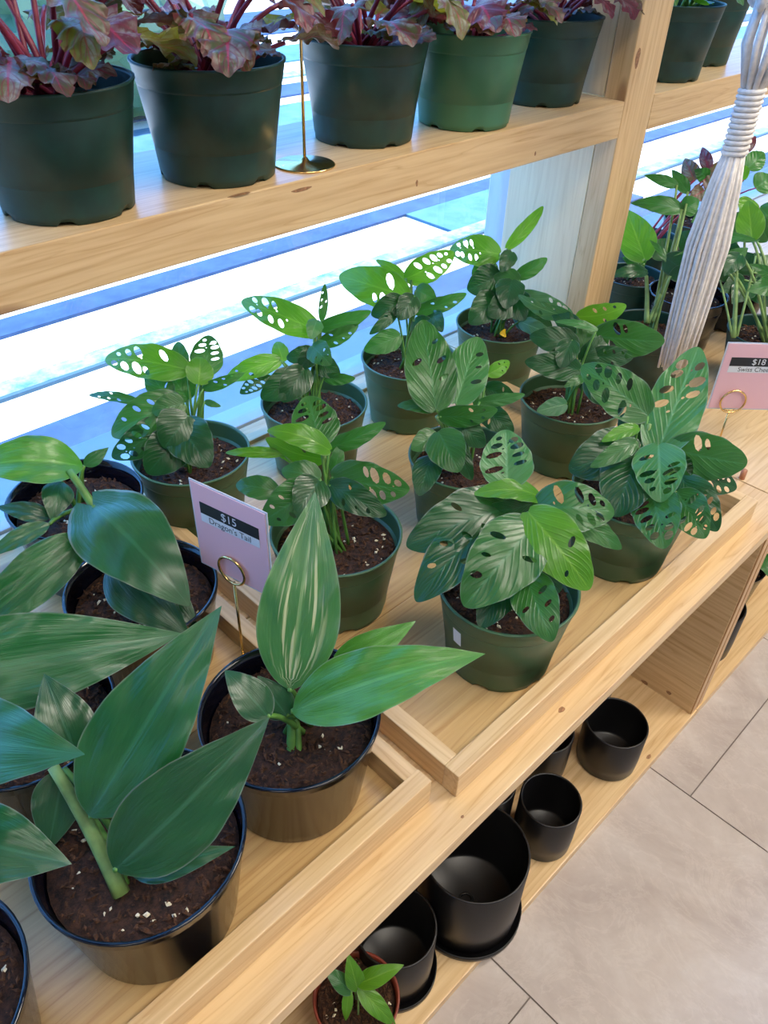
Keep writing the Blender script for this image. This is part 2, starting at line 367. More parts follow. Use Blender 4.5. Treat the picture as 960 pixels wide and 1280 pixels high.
# paving outside, seen through the window
g = struct('pavement', (-8, 18, 1.1, 30, -.25, -.02), M['pave'])
def band(y0, y1, mat, x0=-8, x1=18, z=-.008): 
    o = part_box('paving_band', g, (x0, x1, y0, y1, -.02, z), M[mat], 0); return o
band(1.74, 1.90, 'band'); band(2.12, 2.20, 'teal'); band(2.105, 2.118, 'joint'); band(2.48, 2.60, 'band', -8, 18)
band(2.20, 2.48, 'aqua', 2.62, 3.9, -.009); band(1.92, 2.10, 'band', 2.72, 3.7, -.009)
band(3.2, 3.28, 'teal'); band(3.95, 4.5, 'aqua'); band(4.7, 5.0, 'band'); band(5.2, 5.35, 'teal'); band(5.7, 6.3, 'aqua'); band(6.9, 8.2, 'band')
def outside_hedge():
    # clipped shrubs across the street
    for k, (x, y, s) in enumerate([(2.6, 5.1, .8), (-1.2, 7.5, 1.0), (5.5, 9.5, 1.1)]):
        bm = bmesh.new(); bmesh.ops.create_icosphere(bm, subdivisions=4, radius=s)
        for v in bm.verts:
            n = math.sin(v.co.x * 17 + k) * math.sin(v.co.y * 19) * math.sin(v.co.z * 23); v.co *= 1 + .10 * n + random.uniform(-.03, .03)
            v.co.z *= .7
        me = bpy.data.meshes.new('shrub'); bm.to_mesh(me); bm.free(); me.materials.append(M['l_mid'])
        o = link('shrub', me, None, (x, y, s * .62)); o['label'] = ['rounded green shrub across the pavement, nearest the window', 'rounded green shrub outside toward the left', 'rounded green shrub far outside toward the right'][k]; o['category'] = 'shrub'
for i, (x, y) in enumerate(PANELS):
    t = thing('ceiling_light', ['white rectangular ceiling light panel over the display bench', 'white ceiling light panel over the right end of the bench', 'white ceiling light panel over the left end of the bench', 'white ceiling light panel behind the viewer at left', 'white ceiling light panel behind the viewer at right'][i], 'ceiling light', (x, y, 2.9))
    part_box('light_frame', t, (x - .59, x + .59, y - .32, y + .32, 2.86, 2.9), M['frame'])
    part_box('diffuser', t, (x - .55, x + .55, y - .275, y + .275, 2.85, 2.859), M['lamp'], 0)

# ---------------------------------------------------------------- display benches
def shelf_unit(label, x0, x1, first):
    t = thing('display_bench', label, 'display shelf', (x0, .6, 0))
    def pb(n, b, m, bev=.0015): return part_box(n, t, b, M[m], bev)
    ctr_x0, ctr_x1 = (x0, 1.099) if first else (1.101, x1)
    pb('counter_board', (ctr_x0, ctr_x1, .219, .585, CT - .02, CT), 'pine_x', .0012)
    pb('counter_board', (ctr_x0, ctr_x1, .587, .937, CT - .02, CT), 'pine_x', .0012)
    pb('bottom_board', (x0, x1, .216, .93, 0.0, BS), 'pine_x')
    for xs in ((x0, 1.021) if first else (1.042, x1 - .018)):
        p = pb('side_panel', (xs, xs + .018, .2215, .93, BS, CT - .02), 'pine_y')
        part_box('edge_strip', p, (xs + .001, xs + .017, .219, .2213, BS, CT - .021), M['pine_edge'], 0)
    if first:
        pb('upper_shelf', (x0, 1.1945, .685, .885, US - .052, US), 'pine_x', .0015)
    else:
        pb('upper_shelf', (1.2805, x1, .685, .885, US - .052, US), 'pine_x', .0015)
    return t
u1 = shelf_unit('long pale pine plant bench with two trays and black cups stored beneath', -.95, 1.0395, True)
u2 = shelf_unit('pale pine plant bench beyond the post, holding the $18 sign', 1.0405, 2.6, False)
# post with side boards, belongs to the far bench
def upb(n, b, m, bev=.0015): return part_box(n, u2, b, M[m], bev)
upb('post', (1.195, 1.280, .685, .7225, CT, 2.3), 'pine_z', .002)
upb('divider_panel', (1.197, 1.215, .724, .885, CT, US - .052), 'pine_pale')
upb('divider_panel', (1.197, 1.215, .724, .885, US, 2.3), 'pine_pale')

def knot(px, py, axis, val, bench, w_=.010, h_=.006, long='x'):
    d = ray(px, py); k = {'x': (val - CAM.x) / d.x, 'y': (val - CAM.y) / d.y, 'z': (val - CAM.z) / d.z}[axis]; c = CAM + d * k
    a_, b_ = {'x': (Vector((0, 1, 0)), Vector((0, 0, 1))), 'y': (Vector((1, 0, 0)), Vector((0, 0, 1))), 'z': (Vector((1, 0, 0)), Vector((0, 1, 0)))}[axis]
    nn = {'x': Vector((-1, 0, 0)), 'y': Vector((0, -1, 0)), 'z': Vector((0, 0, 1))}[axis]
    vs = [nn * .0004] + [a_ * math.cos(q) * w_ * (1 + .15 * math.sin(q * 3 + px)) + b_ * math.sin(q) * h_ + nn * .0001 for q in [2 * PI * i / 14 for i in range(14)]]
    link('wood_knot', mesh('wood_knot', vs, [(0, 1 + i, 1 + (i + 1) % 14) for i in range(14)], M['knot']), bench, c - world_loc(bench))
M['knot'] = plain('pine_knot', (.30, .15, .07), .5, noise=.45, scale=300)
knot(797, 73, 'y', .685, u2, .006, .014); knot(377, 237, 'y', .685, u1, .014, .002); knot(521, 229, 'y', .685, u1, .002, .004)
knot(669, 192, 'y', .685, u1, .002, .003); knot(702, 887, 'z', CT, u1, .005, .003); knot(578, 1021, 'z', CT, u1, .002, .0015)
knot(806, 853, 'x', 1.021, u1, .007, .004); knot(836, 866, 'x', 1.021, u1, .005, .004); knot(811, 946, 'z', BS, u1, .006, .003)
knot(300, 243, 'z', US, u1, .014, .003)

def tray(label, x0, x1, y0, y1, mark):
    t = thing('wooden_tray', label, 'tray', ((x0 + x1) / 2, (y0 + y1) / 2, CT))
    def pb(n, b, m): return part_box(n, t, b, M[m], .0012)
    w_ = .0185; top = CT + .0355
    n = 3; yy = [y0 + w_ + (y1 - w_ - y0 - w_) * k / n for k in range(n + 1)]
    for k in range(n): pb('floor_board', (x0 + w_, x1 - w_, yy[k] + .0003, yy[k + 1] - .0003, CT + .0005, TRAY), 'pine_tray')
    pb('front_rail', (x0, x1, y0, y0 + w_, CT + .0005, top), 'pine_x'); pb('back_rail', (x0, x1, y1 - w_, y1, CT + .0005, CT + .012), 'pine_x')
    if mark: pb('side_rail', (x0, x0 + w_, y0 + w_, y1 - w_, CT + .0005, top), 'pine_y'); pb('side_rail', (x1 - w_, x1, y0 + w_, y1 - w_, CT + .0005, top), 'pine_y')
    else:
        pb('side_rail', (x0, x0 + w_, y0 + w_, y1 - w_, CT + .0005, top), 'pine_y'); pb('side_rail', (x1 - w_, x1, y0 + w_, y1 - w_, CT + .0005, top - .002), 'pine_y')
    return t
tray('shallow pine tray holding the black pots, at the left', -.55, .3505, .264, .915, 0)
tray('shallow pine tray holding the green pots of holed-leaf plants', .372, 1.018, .2485, .90, 1)

# small copper peg on the far counter
pg = atZ(927, 598, CT)
o = tube('wooden_peg', [pg, pg + Vector((0, 0, .016))], .0045, M['peg'], None, pg, 12); o['label'] = 'small copper-brown peg standing on the counter in front of the $18 sign'; o['category'] = 'peg'

# ================================================================ pots, soil
POTP = {}
def green_profile(r, h, rim):
    b = r * .78; rr = r - .0018
    def at(z): return b + (rr - .0060 - b) * z / (h - rim)
    return [(0, .002), (b - .006, .002), (b - .002, 0), (b, .001), (at(.008), .008), (at(h - rim), h - rim), (rr - .003, h - rim + .0012), (rr - .0022, h - rim + .004), (r - .0012, h - .003), (r, h - .002), (r, h), (r - .003, h), (r - .0035, h - .003), (r - .005, h - rim), (b - .001, .004), (0.0005, .004)]
def pot_mesh(kind, r, h, mat):
    key = (kind, round(r, 4), round(h, 4), mat)
    if key in POTP: return POTP[key]
    if kind == 'green': me = lathe(green_profile(r, h, .023), 60, M[mat], notch=(2, 3), name='pot')
    elif kind == 'black':
        b = r * .79
        me = lathe([(0, .002), (b - .004, .002), (b, 0), (b + .001, .002), (r - .003, h - .012), (r - .0015, h - .0105), (r - .001, h - .003), (r, h - .002), (r, h), (r - .003, h), (r - .0045, h - .012), (b - .003, .004), (.0005, .004)], 56, M[mat], name='pot')
    elif kind == 'cup':
        b = r * .975
        me = lathe([(0, .0015), (b - .006, .0015), (b - .003, 0), (b, .003), (r, h * .3), (r, h - .0015), (r - .001, h), (r - .003, h), (r - .0035, h - .002), (r - .0035, .01), (r - .008, .006), (.0005, .006)], 56, M[mat], name='cup')
    POTP[key] = me; return me
SOILS = {}
def soil_meshes(r, seed, dark=False):
    key = (round(r, 4), seed % 3, dark)
    if key in SOILS: return SOILS[key]
    rnd = random.Random(seed % 3 + 11); vs, fs = [], []; nr, n = 9, 36
    vs.append((0, 0, .001))
    for j in range(1, nr + 1):
        for i in range(n):
            a = 2 * PI * (i + rnd.uniform(-.3, .3)) / n; q = r * j / nr
            if j == nr: a = 2 * PI * i / n
            vs.append((q * math.cos(a), q * math.sin(a), rnd.uniform(-.0022, .0022) if j < nr else -.003))
    for i in range(n): fs.append((0, 1 + i, 1 + (i + 1) % n))
    for j in range(nr - 1):
        for i in range(n):
            k = (i + 1) % n; fs.append((1 + j * n + i, 1 + (j + 1) * n + i, 1 + (j + 1) * n + k, 1 + j * n + k))
    s = mesh('soil', vs, fs, M['soil_dark' if dark else 'soil'])
    def bits(cnt, lo, hi, mat, elong, rr):
        V, F = [], []
        for _ in range(cnt):
            q = rr * math.sqrt(rnd.random()); a = rnd.uniform(0, 2 * PI); c = Vector((q * math.cos(a), q * math.sin(a), rnd.uniform(0, .002)))
            sz = rnd.uniform(lo, hi); R = Matrix.Rotation(rnd.uniform(0, 6), 3, 'Z') @ Matrix.Rotation(rnd.uniform(-.6, .6), 3, 'X') @ Matrix.Rotation(rnd.uniform(-.6, .6), 3, 'Y')
            el = rnd.uniform(1, elong); b0 = len(V)
            for p in ((1, 0, 0), (-1, 0, 0), (0, 1, 0), (0, -1, 0), (0, 0, 1), (0, 0, -1)):
                v = Vector((p[0] * el * sz, p[1] * sz * rnd.uniform(.6, 1), p[2] * sz * rnd.uniform(.5, .9))); V.append(c + R @ v)
            for f in ((0, 2, 4), (2, 1, 4), (1, 3, 4), (3, 0, 4), (2, 0, 5), (1, 2, 5), (3, 1, 5), (0, 3, 5)): F.append(tuple(b0 + q_ for q_ in f))
        return mesh('bits', V, F, mat, False)
    cr = bits(520, .0008, .0028, M['crumb'], 3.0, r * .96); pe = bits(26, .0011, .0030, M['perlite'], 1.3, r * .85)
    SOILS[key] = (s, cr, pe); return SOILS[key]
def potted(name, label, cat, group, x, y, z, kind, r, h, mat, fill=.80, dark=False, seed=0, soil=True):
    t = thing(name, label, cat, (x, y, z), group)
    p = link('pot', pot_mesh(kind, r, h, mat), t); p.rotation_euler = (0, 0, .3 + seed * .7)
    if soil:
        k = .79 + .21 * fill; s, cr, pe = soil_meshes(round(r * k - .0045, 4), seed, dark)
        link('soil', s, t, (0, 0, h * fill)); a = link('soil_crumbs', cr, t, (0, 0, h * fill), (0, 0, seed)); a['kind'] = 'stuff'
        a = link('perlite', pe, t, (0, 0, h * fill), (0, 0, seed * 1.7)); a['kind'] = 'stuff'
    return t

# ================================================================ leaves
def prof(kind, u):
    if kind == 'swiss':
        return max(0.0, math.sin(PI * min(1, u) ** .76)) ** .55 * (1 - .16 * u) * 1.04 if 0 < u < 1 else 0
    if kind == 'round':
        return max(0.0, math.sin(PI * u)) ** .5 if 0 < u < 1 else 0
    if kind == 'lance':
        return (max(0.0, math.sin(PI * u ** .70)) ** .95) * (1.0 - .15 * u) * 1.06 if 0 < u < 1 else 0
    if kind == 'ovate':
        return max(0.0, math.sin(PI * u ** .62)) ** .8 if 0 < u < 1 else 0
    if kind == 'strap':
        return max(0.0, math.sin(PI * u ** .85)) ** .8 if 0 < u < 1 else 0
    if kind == 'heart':
        return max(0.0, math.sin(PI * u ** .55)) ** .75 if 0 < u < 1 else 0
    return 0
TPL = {}
def template(kind, variant, holes):
    """flat leaf: list of (u, t), faces.  Lobed base for heart/swiss, real perforations for swiss."""
    key = (kind, variant, holes)
    if key in TPL: return TPL[key]
    rnd = random.Random(variant * 13 + 5); asp = .36
    out = []; n = 30
    lobe = {'heart': .10, 'swiss': .035, 'ovate': .05, 'beg': .10}.get(kind, 0)
    def edge(u, sgn):
        if kind == 'beg':
            base = max(0, math.sin(PI * u ** .6)) ** .6 * (1 + .10 * math.sin(u * 38 + sgn * variant) + .05 * math.sin(u * 81))
            return base * (1.0 if sgn > 0 else .82)
        e = prof(kind, u)
        if kind == 'swiss': e *= 1 + .025 * math.sin(u * 21 + variant + sgn)
        return e
    us = [(1 - math.cos(PI * i / n)) / 2 for i in range(n + 1)]
    for i in range(n + 1):
        u = us[i]; out.append((u - lobe * math.exp(-((u) / .10)) * (1 if 0 < u < .3 else 0), edge(u, 1)))
    for i in range(n - 1, 0, -1):
        u = us[i]; out.append((u - lobe * math.exp(-((u) / .10)) * (1 if u < .3 else 0), -edge(u, -1)))
    hs = []
    if holes:
        for sgn in (1, -1):
            rows = [.24, .38, .52, .66, .79] if holes == 2 else [.30, .50, .70]
            for u0 in rows:
                if rnd.random() < (.2 if holes == 2 else .3): continue
                u1 = u0 + rnd.uniform(-.02, .02); e = prof('swiss', min(.98, u1 + .06)); big = rnd.uniform(.7, 1.25) if holes == 2 else rnd.uniform(.45, .8)
                tc = e * rnd.uniform(.46, .56) * sgn; la = e * .31 * big; lb = .046 * big
                hs.append((u1 + .03, tc, la, lb, .10 * sgn))
                if holes == 2 and rnd.random() < .4: hs.append((u1 - .02, e * .16 * sgn, e * .06, .012, .1 * sgn))
    vs = [Vector((p[0], p[1] * asp)) for p in out]; no = len(vs)
    edges = [(i, (i + 1) % no) for i in range(no)]
    polys = []
    for (hu, ht, la, lb, sk) in hs:
        b0 = len(vs); k = 9
        for i in range(k):
            a = 2 * PI * i / k; dt = la * math.cos(a); du = lb * math.sin(a) + sk * dt * sgn_(ht) * 1.2
            vs.append(Vector((hu + du, (ht + dt) * asp)))
        edges += [(b0 + i, b0 + (i + 1) % k) for i in range(k)]; polys.append([vs[b0 + i].copy() for i in range(k)])
    def inside(p, poly):
        c = False; j = len(poly) - 1
        for i in range(len(poly)):
            a, b = poly[i], poly[j]
            if (a.y > p.y) != (b.y > p.y) and p.x < (b.x - a.x) * (p.y - a.y) / (b.y - a.y) + a.x: c = not c
            j = i
        return c
    outer = [v.copy() for v in vs[:no]]
    NU, NT = 17, 6
    for i in range(1, NU):
        u = i / NU
        for j in range(-NT, NT + 1):
            p = Vector((u, prof('heart' if kind == 'beg' else kind, u) * j / (NT + .7) * asp))
            if inside(p, outer) and not any(inside(p, q) for q in polys): vs.append(p)
    r = delaunay_2d_cdt(vs, edges, [], 0, 1e-6)
    V = r[0]; F = []
    for f in r[2]:
        c = sum((V[i] for i in f), Vector((0, 0))) / len(f)
        if inside(c, outer) and not any(inside(c, q) for q in polys): F.append(tuple(f))
    res = ([(v.x, v.y / asp) for v in V], F); TPL[key] = res; return res
def sgn_(v): return 1 if v > 0 else -1
CNT = [0]
def leaf(parent, B, T, wid, roll=0, arch=.12, fold=.10, kind='swiss', mat='l_mid', holes=2, root=None, stalk_r=.0014, stem='stem', ruffle=.012, view=None, name='leaf', curl=0.0):
    """leaf blade from B to T (world), full width wid (m); faces the viewer of the bench, rotated by roll degrees about its midrib"""
    B, T = Vector(B), Vector(T); CNT[0] += 1; var = CNT[0] % 6
    m = T - B; Ln = m.length; m.normalize()
    v = (CAM - (B + T) / 2) if view is None else Vector(view)
    nrm = v - m * v.dot(m); nrm.normalize(); nrm = Matrix.Rotation(math.radians(roll), 3, m) @ nrm
    side = m.cross(nrm).normalized()
    P, F = template(kind, var, holes if kind == 'swiss' else 0)
    vs, uvs = [], []
    ph = CNT[0] * 1.3
    for (u, t) in P:
        uc = max(0, min(1, u)); a = abs(t)
        mid = m * (u * Ln) + nrm * (arch * Ln * 4 * uc * (1 - uc)) - nrm * (curl * Ln * uc ** 4)
        z = fold * wid * .5 * (a - .45 * a * a * 2 * (.5 if fold > 0 else -.2)) + ruffle * Ln * math.sin((uc - .35 * a) * 22 + ph) * a + .4 * ruffle * Ln * math.sin(uc * 9 + ph * 2 + t * 3)
        if kind == 'lance': z += .004 * Ln * math.sin(t * 11)
        vs.append(mid + side * (t * wid * .5) + nrm * z); q_ = t / max(.06, prof('heart' if kind == 'beg' else kind, min(.995, max(.005, u)))); uvs.append((uc, .5 + max(-1.05, min(1.05, q_)) * .5))
    me = mesh(name, vs, F, M[mat], True, uvs)
    o = link(name, me, parent, B - world_loc(parent))
    if root is not None:
        root = Vector(root); mid = (root + B) / 2 + Vector((0, 0, (B - root).length * .18))
        c = root * .4 + B * .6; c.z = max(B.z, root.z) * .85 + min(B.z, root.z) * .15
        tube('leaf_stalk', bez(root, c, B, 7), [stalk_r * (1.5 - .07 * i * 1) for i in range(8)], M[stem], o, B, 6)
    return o
def plant_leaves(t, Dz, specs, kind='swiss', mscale=1.0, rootz=.09, **kw):
    """specs: (bx,by,tx,ty,w, dB,dT (cm), roll, arch, mat, extra)"""
    base = Vector(t.location); D0 = depth(base + Vector((0, 0, Dz)))
    rnd = random.Random(int(base.x * 1000))
    for s in specs:
        bx, by, tx, ty, w_, dB, dT, roll, arch, mat = s[:10]; ex = dict(kw); ex.update(s[10] if len(s) > 10 else {})
        k = ex.pop('kind', kind); ns = ex.pop('nostalk', False)
        B = atD(bx, by, D0 + dB * .01); T = atD(tx, ty, D0 + dT * .01); D = depth((B + T) / 2)
        root = None if ns else base + Vector((rnd.uniform(-.015, .015), rnd.uniform(-.015, .015), rootz))
        leaf(t, B, T, w_ * D / FPX, roll, arch, kind=k, mat=mat, root=root, **ex)

# ================================================================ green pots of swiss-cheese vine on the right tray
RG, HG = .0775, .110
GP = {
 'g1': (.437, .784, 'bushy holed-leaf plant in green pot, leftmost of the row by the window'),
 'g2': (.640, .772, 'holed-leaf plant with tall pale stem, green pot second from left by the window'),
 'g3': (.843, .776, 'holed-leaf plant in pale-lit green pot, back row by the window, third from left'),
 'g4': (1.052, .758, 'holed-leaf plant with upright pointed leaf and yellow leaf on soil, beside the wooden panel'),
 'g5': (.934, .527, 'dark-leaved holed-leaf plant in green pot in front of the wooden post'),
 'g7': (.700, .532, 'holed-leaf plant with two tall upright oval leaves in green pot, middle of the tray'),
 'g6': (.468, .532, 'holed-leaf plant in green pot with white-speckled soil, just right of the $15 sign'),
 'g8': (.802, .340, 'large bushy holed-leaf plant hanging over the tray rail at the right front'),
 'g9': (.547, .339, 'holed-leaf plant in green pot with white sticker, at the front left of the tray'),
}
SEED = 1
TH = {}
for k, (x, y, lab) in GP.items():
    t = potted('potted_plant', lab, 'plant', 'green-potted holed-leaf plants on the tray', x, y, TRAY, 'green', RG, HG, 'pot_green', .80, False, SEED); SEED += 1
    TH[k] = t
SW = dict(kind='swiss', rootz=.085)
U, F_, D_, B_, P_ = 'l_under', 'l_mid', 'l_dark', 'l_bright', 'l_pale'
plant_leaves(TH['g9'], .16, [
 (634, 608, 632, 537, 68, 0, 1, 5, .03, P_, dict(holes=2)),
 (676, 622, 592, 618, 34, 1, -1, 35, .16, B_, dict(holes=0)),
 (668, 628, 604, 636, 34, 1, 0, -30, .14, D_, dict(holes=0)),
 (640, 634, 508, 683, 82, 1, -2, 10, .14, D_, dict(holes=1)),
 (622, 645, 520, 752, 74, 0, -4, 15, .12, D_, dict(holes=1)),
 (668, 655, 580, 758, 92, -2, -5, 0, .10, F_, dict(holes=1)),
 (668, 636, 768, 641, 70, 0, -1, -15, .16, F_, dict(holes=2)),
 (660, 640, 737, 737, 74, -2, -4, -8, .10, B_, dict(holes=1)),
 (700, 640, 777, 686, 36, 1, 1, -20, .10, F_, dict(holes=0)),
 (655, 716, 690, 802, 60, -2, -5, 0, .10, F_, dict(holes=1)),
 (640, 720, 600, 785, 50, 0, -2, 10, .10, D_, dict(holes=0)),
 (650, 690, 700, 740, 50, 1, 1, 0, .10, D_, dict(holes=0)),
], **SW)
plant_leaves(TH['g8'], .16, [
 (810, 520, 727, 457, 60, 1, 3, 15, .08, F_), (822, 566, 873, 434, 72, 0, 2, -5, .04, P_, dict(holes=2)),
 (836, 560, 934, 580, 62, 0, 0, 10, .12, F_), (845, 588, 921, 610, 44, 1, 1, -10, .10, D_),
 (823, 556, 826, 628, 66, -2, -5, 0, .10, P_), (815, 612, 830, 686, 62, -2, -6, 0, .10, F_),
 (846, 615, 882, 673, 52, -1, -4, 0, .10, F_), (852, 598, 897, 664, 48, 0, -2, -10, .12, D_),
 (800, 560, 711, 588, 72, 0, 0, 10, .12, D_, dict(holes=0)), (795, 552, 738, 584, 26, -2, -3, 0, .10, F_, dict(holes=0)),
 (797, 572, 768, 646, 74, -1, -3, 5, .12, D_, dict(holes=0)), (798, 534, 752, 552, 20, -1, -2, 20, .1, B_, dict(holes=0)),
 (810, 545, 775, 520, 50, 3, 4, 0, .1, D_, dict(holes=0)), (830, 580, 870, 600, 50, 2, 2, 0, .1, D_, dict(holes=0)),
], **SW)
plant_leaves(TH['g5'], .16, [
 (743, 420, 831, 427, 50, 1, 0, 10, .08, F_), (722, 396, 783, 382, 32, 1, 0, 25, .16, B_, dict(holes=1)),
 (716, 396, 648, 369, 26, 2, 4, -40, .10, U, dict(holes=1)), (746, 412, 694, 402, 12, -1, 0, 30, .10, P_, dict(holes=0)),
 (722, 432, 662, 420, 36, 0, 1, 10, .10, D_, dict(holes=0)), (724, 462, 656, 452, 36, 0, -1, 5, .12, D_, dict(holes=0)),
 (730, 472, 705, 484, 13, -2, -3, 10, .15, F_, dict(holes=0)), (735, 446, 792, 446, 30, 1, 1, 5, .10, D_, dict(holes=1)),
 (735, 470, 786, 506, 46, 0, -1, 0, .12, D_, dict(holes=0)), (708, 505, 671, 514, 24, -2, -3, 0, .06, U, dict(holes=0)),
 (726, 442, 738, 400, 28, 1, 1, 10, .08, F_, dict(holes=0)), (715, 425, 700, 460, 30, -1, -2, 5, .1, D_, dict(holes=0)),
 (728, 420, 690, 388, 26, 1, 3, 10, .12, D_, dict(holes=0)), (725, 450, 760, 420, 26, 1, 1, 10, .12, D_, dict(holes=0)),
], **SW)
plant_leaves(TH['g7'], .16, [
 (545, 512, 528, 400, 66, 0, 2, 5, .05, F_, dict(holes=1)), (570, 504, 598, 421, 58, 0, 2, -5, .06, P_, dict(holes=1)),
 (550, 520, 622, 512, 32, -1, -1, 25, .12, F_, dict(holes=1)), (548, 540, 574, 590, 52, -2, -4, 0, .08, F_, dict(holes=0)),
 (546, 543, 514, 562, 30, -1, -2, 10, .10, F_, dict(holes=0)), (540, 572, 524, 620, 38, -1, -4, 10, .10, D_, dict(holes=0)),
 (572, 528, 606, 558, 34, 0, 0, 0, .10, D_, dict(holes=0)), (545, 512, 497, 507, 20, 1, 2, 30, .10, F_, dict(holes=0)),
 (610, 468, 637, 452, 20, 3, 4, 10, .10, B_, dict(holes=1)), (606, 484, 645, 500, 30, 2, 2, 10, .12, D_, dict(holes=1)),
 (604, 512, 642, 540, 32, 2, 1, 0, .12, D_, dict(holes=1)), (600, 502, 656, 493, 18, 1, 1, 20, .10, P_, dict(holes=0)),
 (596, 510, 620, 478, 28, 2, 3, 0, .1, F_, dict(holes=0)), (560, 540, 590, 600, 30, 0, -1, 0, .1, D_, dict(holes=0)),
], **SW)
plant_leaves(TH['g6'], .16, [
 (400, 556, 385, 495, 62, 0, 2, 5, .05, F_, dict(holes=2)), (412, 563, 334, 538, 34, 0, -1, 25, .18, B_, dict(holes=0)),
 (404, 574, 332, 548, 36, 1, 1, -35, .10, B_, dict(holes=1)), (410, 560, 482, 528, 26, 1, 1, 20, .10, F_, dict(holes=0)),
 (415, 596, 512, 612, 58, 0, 0, 10, .12, F_, dict(holes=2)), (412, 606, 483, 644, 40, 0, -1, 0, .12, D_, dict(holes=1)),
 (394, 610, 328, 652, 56, -1, -1, 0, .12, F_, dict(holes=1)), (347, 614, 295, 606, 32, 0, 1, 10, .12, F_, dict(holes=0)),
 (400, 598, 352, 588, 36, -1, -1, 15, .12, F_, dict(holes=0)), (354, 567, 282, 566, 15, 1, 2, 10, .10, B_, dict(holes=0)),
 (400, 600, 370, 640, 50, -1, -3, 0, .12, D_, dict(holes=0)), (416, 590, 425, 555, 20, 1, 1, 20, .1, F_, dict(holes=0)),
], **SW)
plant_leaves(TH['g4'], .15, [
 (634, 310, 679, 258, 18, 0, 1, 10, .10, B_, dict(holes=0)), (624, 318, 562, 312, 40, 0, 2, 15, .14, B_, dict(holes=2)),
 (626, 345, 584, 362, 42, 0, 0, 0, .12, D_, dict(holes=0)), (645, 346, 684, 323, 20, 0, 0, 15, .12, F_, dict(holes=0)),
 (640, 350, 632, 386, 38, -1, -3, 0, .12, D_, dict(holes=0)), (650, 368, 716, 392, 24, 0, 0, 0, .12, U, dict(holes=2)),
 (622, 370, 587, 405, 40, 0, -1, 0, .12, D_, dict(holes=0)), (645, 390, 690, 411, 36, 0, -1, 0, .12, D_, dict(holes=0)),
 (650, 402, 690, 418, 20, -1, -3, 0, .12, U, dict(holes=0)), (640, 315, 626, 340, 22, -1, -2, 0, .12, D_, dict(holes=0)),
 (620, 330, 590, 345, 36, 1, 1, 0, .12, F_, dict(holes=0)), (640, 370, 655, 400, 40, 0, -2, 0, .12, D_, dict(holes=0)),
 (640, 375, 610, 395, 36, -1, -2, 0, .12, D_, dict(holes=0)), (650, 350, 612, 352, 30, 0, 0, 0, .12, F_, dict(holes=0)),
], **SW)
plant_leaves(TH['g3'], .15, [
 (510, 372, 424, 345, 50, 0, 2, 5, .12, B_, dict(holes=2)), (508, 348, 568, 316, 36, 0, 1, 10, .12, B_, dict(holes=2)),
 (506, 348, 470, 325, 14, 1, 1, 20, .1, B_, dict(holes=0)), (520, 390, 583, 367, 22, 0, 0, 15, .12, F_, dict(holes=1)),
 (540, 390, 553, 415, 22, 0, -2, 0, .12, D_, dict(holes=0)), (505, 376, 464, 394, 32, -1, -1, 0, .12, D_, dict(holes=0)),
 (495, 390, 462, 418, 16, -1, -2, 0, .12, D_, dict(holes=1)), (500, 420, 455, 438, 30, 0, -1, 0, .1, F_, dict(holes=0)),
 (518, 370, 498, 400, 30, -1, -2, 0, .1, D_, dict(holes=0)), (520, 362, 545, 375, 26, 0, 0, 0, .12, F_, dict(holes=0)),
 (518, 400, 545, 425, 30, 0, 0, 0, .12, D_, dict(holes=0)),
], **SW)
plant_leaves(TH['g2'], .15, [
 (398, 414, 302, 376, 40, 0, 1, 5, .16, B_, dict(holes=2)), (396, 400, 388, 424, 22, -1, -2, 0, .1, P_, dict(holes=0)),
 (402, 400, 406, 355, 12, 1, 1, 10, .08, F_, dict(holes=1)), (400, 410, 464, 389, 24, 0, 0, 15, .12, F_, dict(holes=0)),
 (400, 430, 448, 406, 22, 0, 0, 15, .12, F_, dict(holes=1)), (390, 432, 414, 456, 32, -1, -3, 0, .12, F_, dict(holes=1)),
 (350, 450, 281, 476, 28, 0, 0, 10, .2, B_, dict(holes=1)), (354, 452, 346, 427, 22, 0, 1, 0, .1, B_, dict(holes=0)),
 (334, 468, 300, 492, 22, 0, -1, 0, .1, D_, dict(holes=2)), (375, 468, 326, 498, 40, 0, -1, 0, .14, D_, dict(holes=0)),
 (382, 460, 352, 502, 40, 0, -1, 0, .12, D_, dict(holes=0)), (405, 472, 444, 473, 17, 1, 1, 15, .12, F_, dict(holes=0)),
 (395, 442, 358, 448, 26, 0, 0, 0, .12, D_, dict(holes=0)), (396, 436, 372, 462, 24, 0, 0, 0, .12, D_, dict(holes=0)),
 (395, 450, 425, 470, 28, 1, 1, 0, .12, D_, dict(holes=0)),
], **SW)
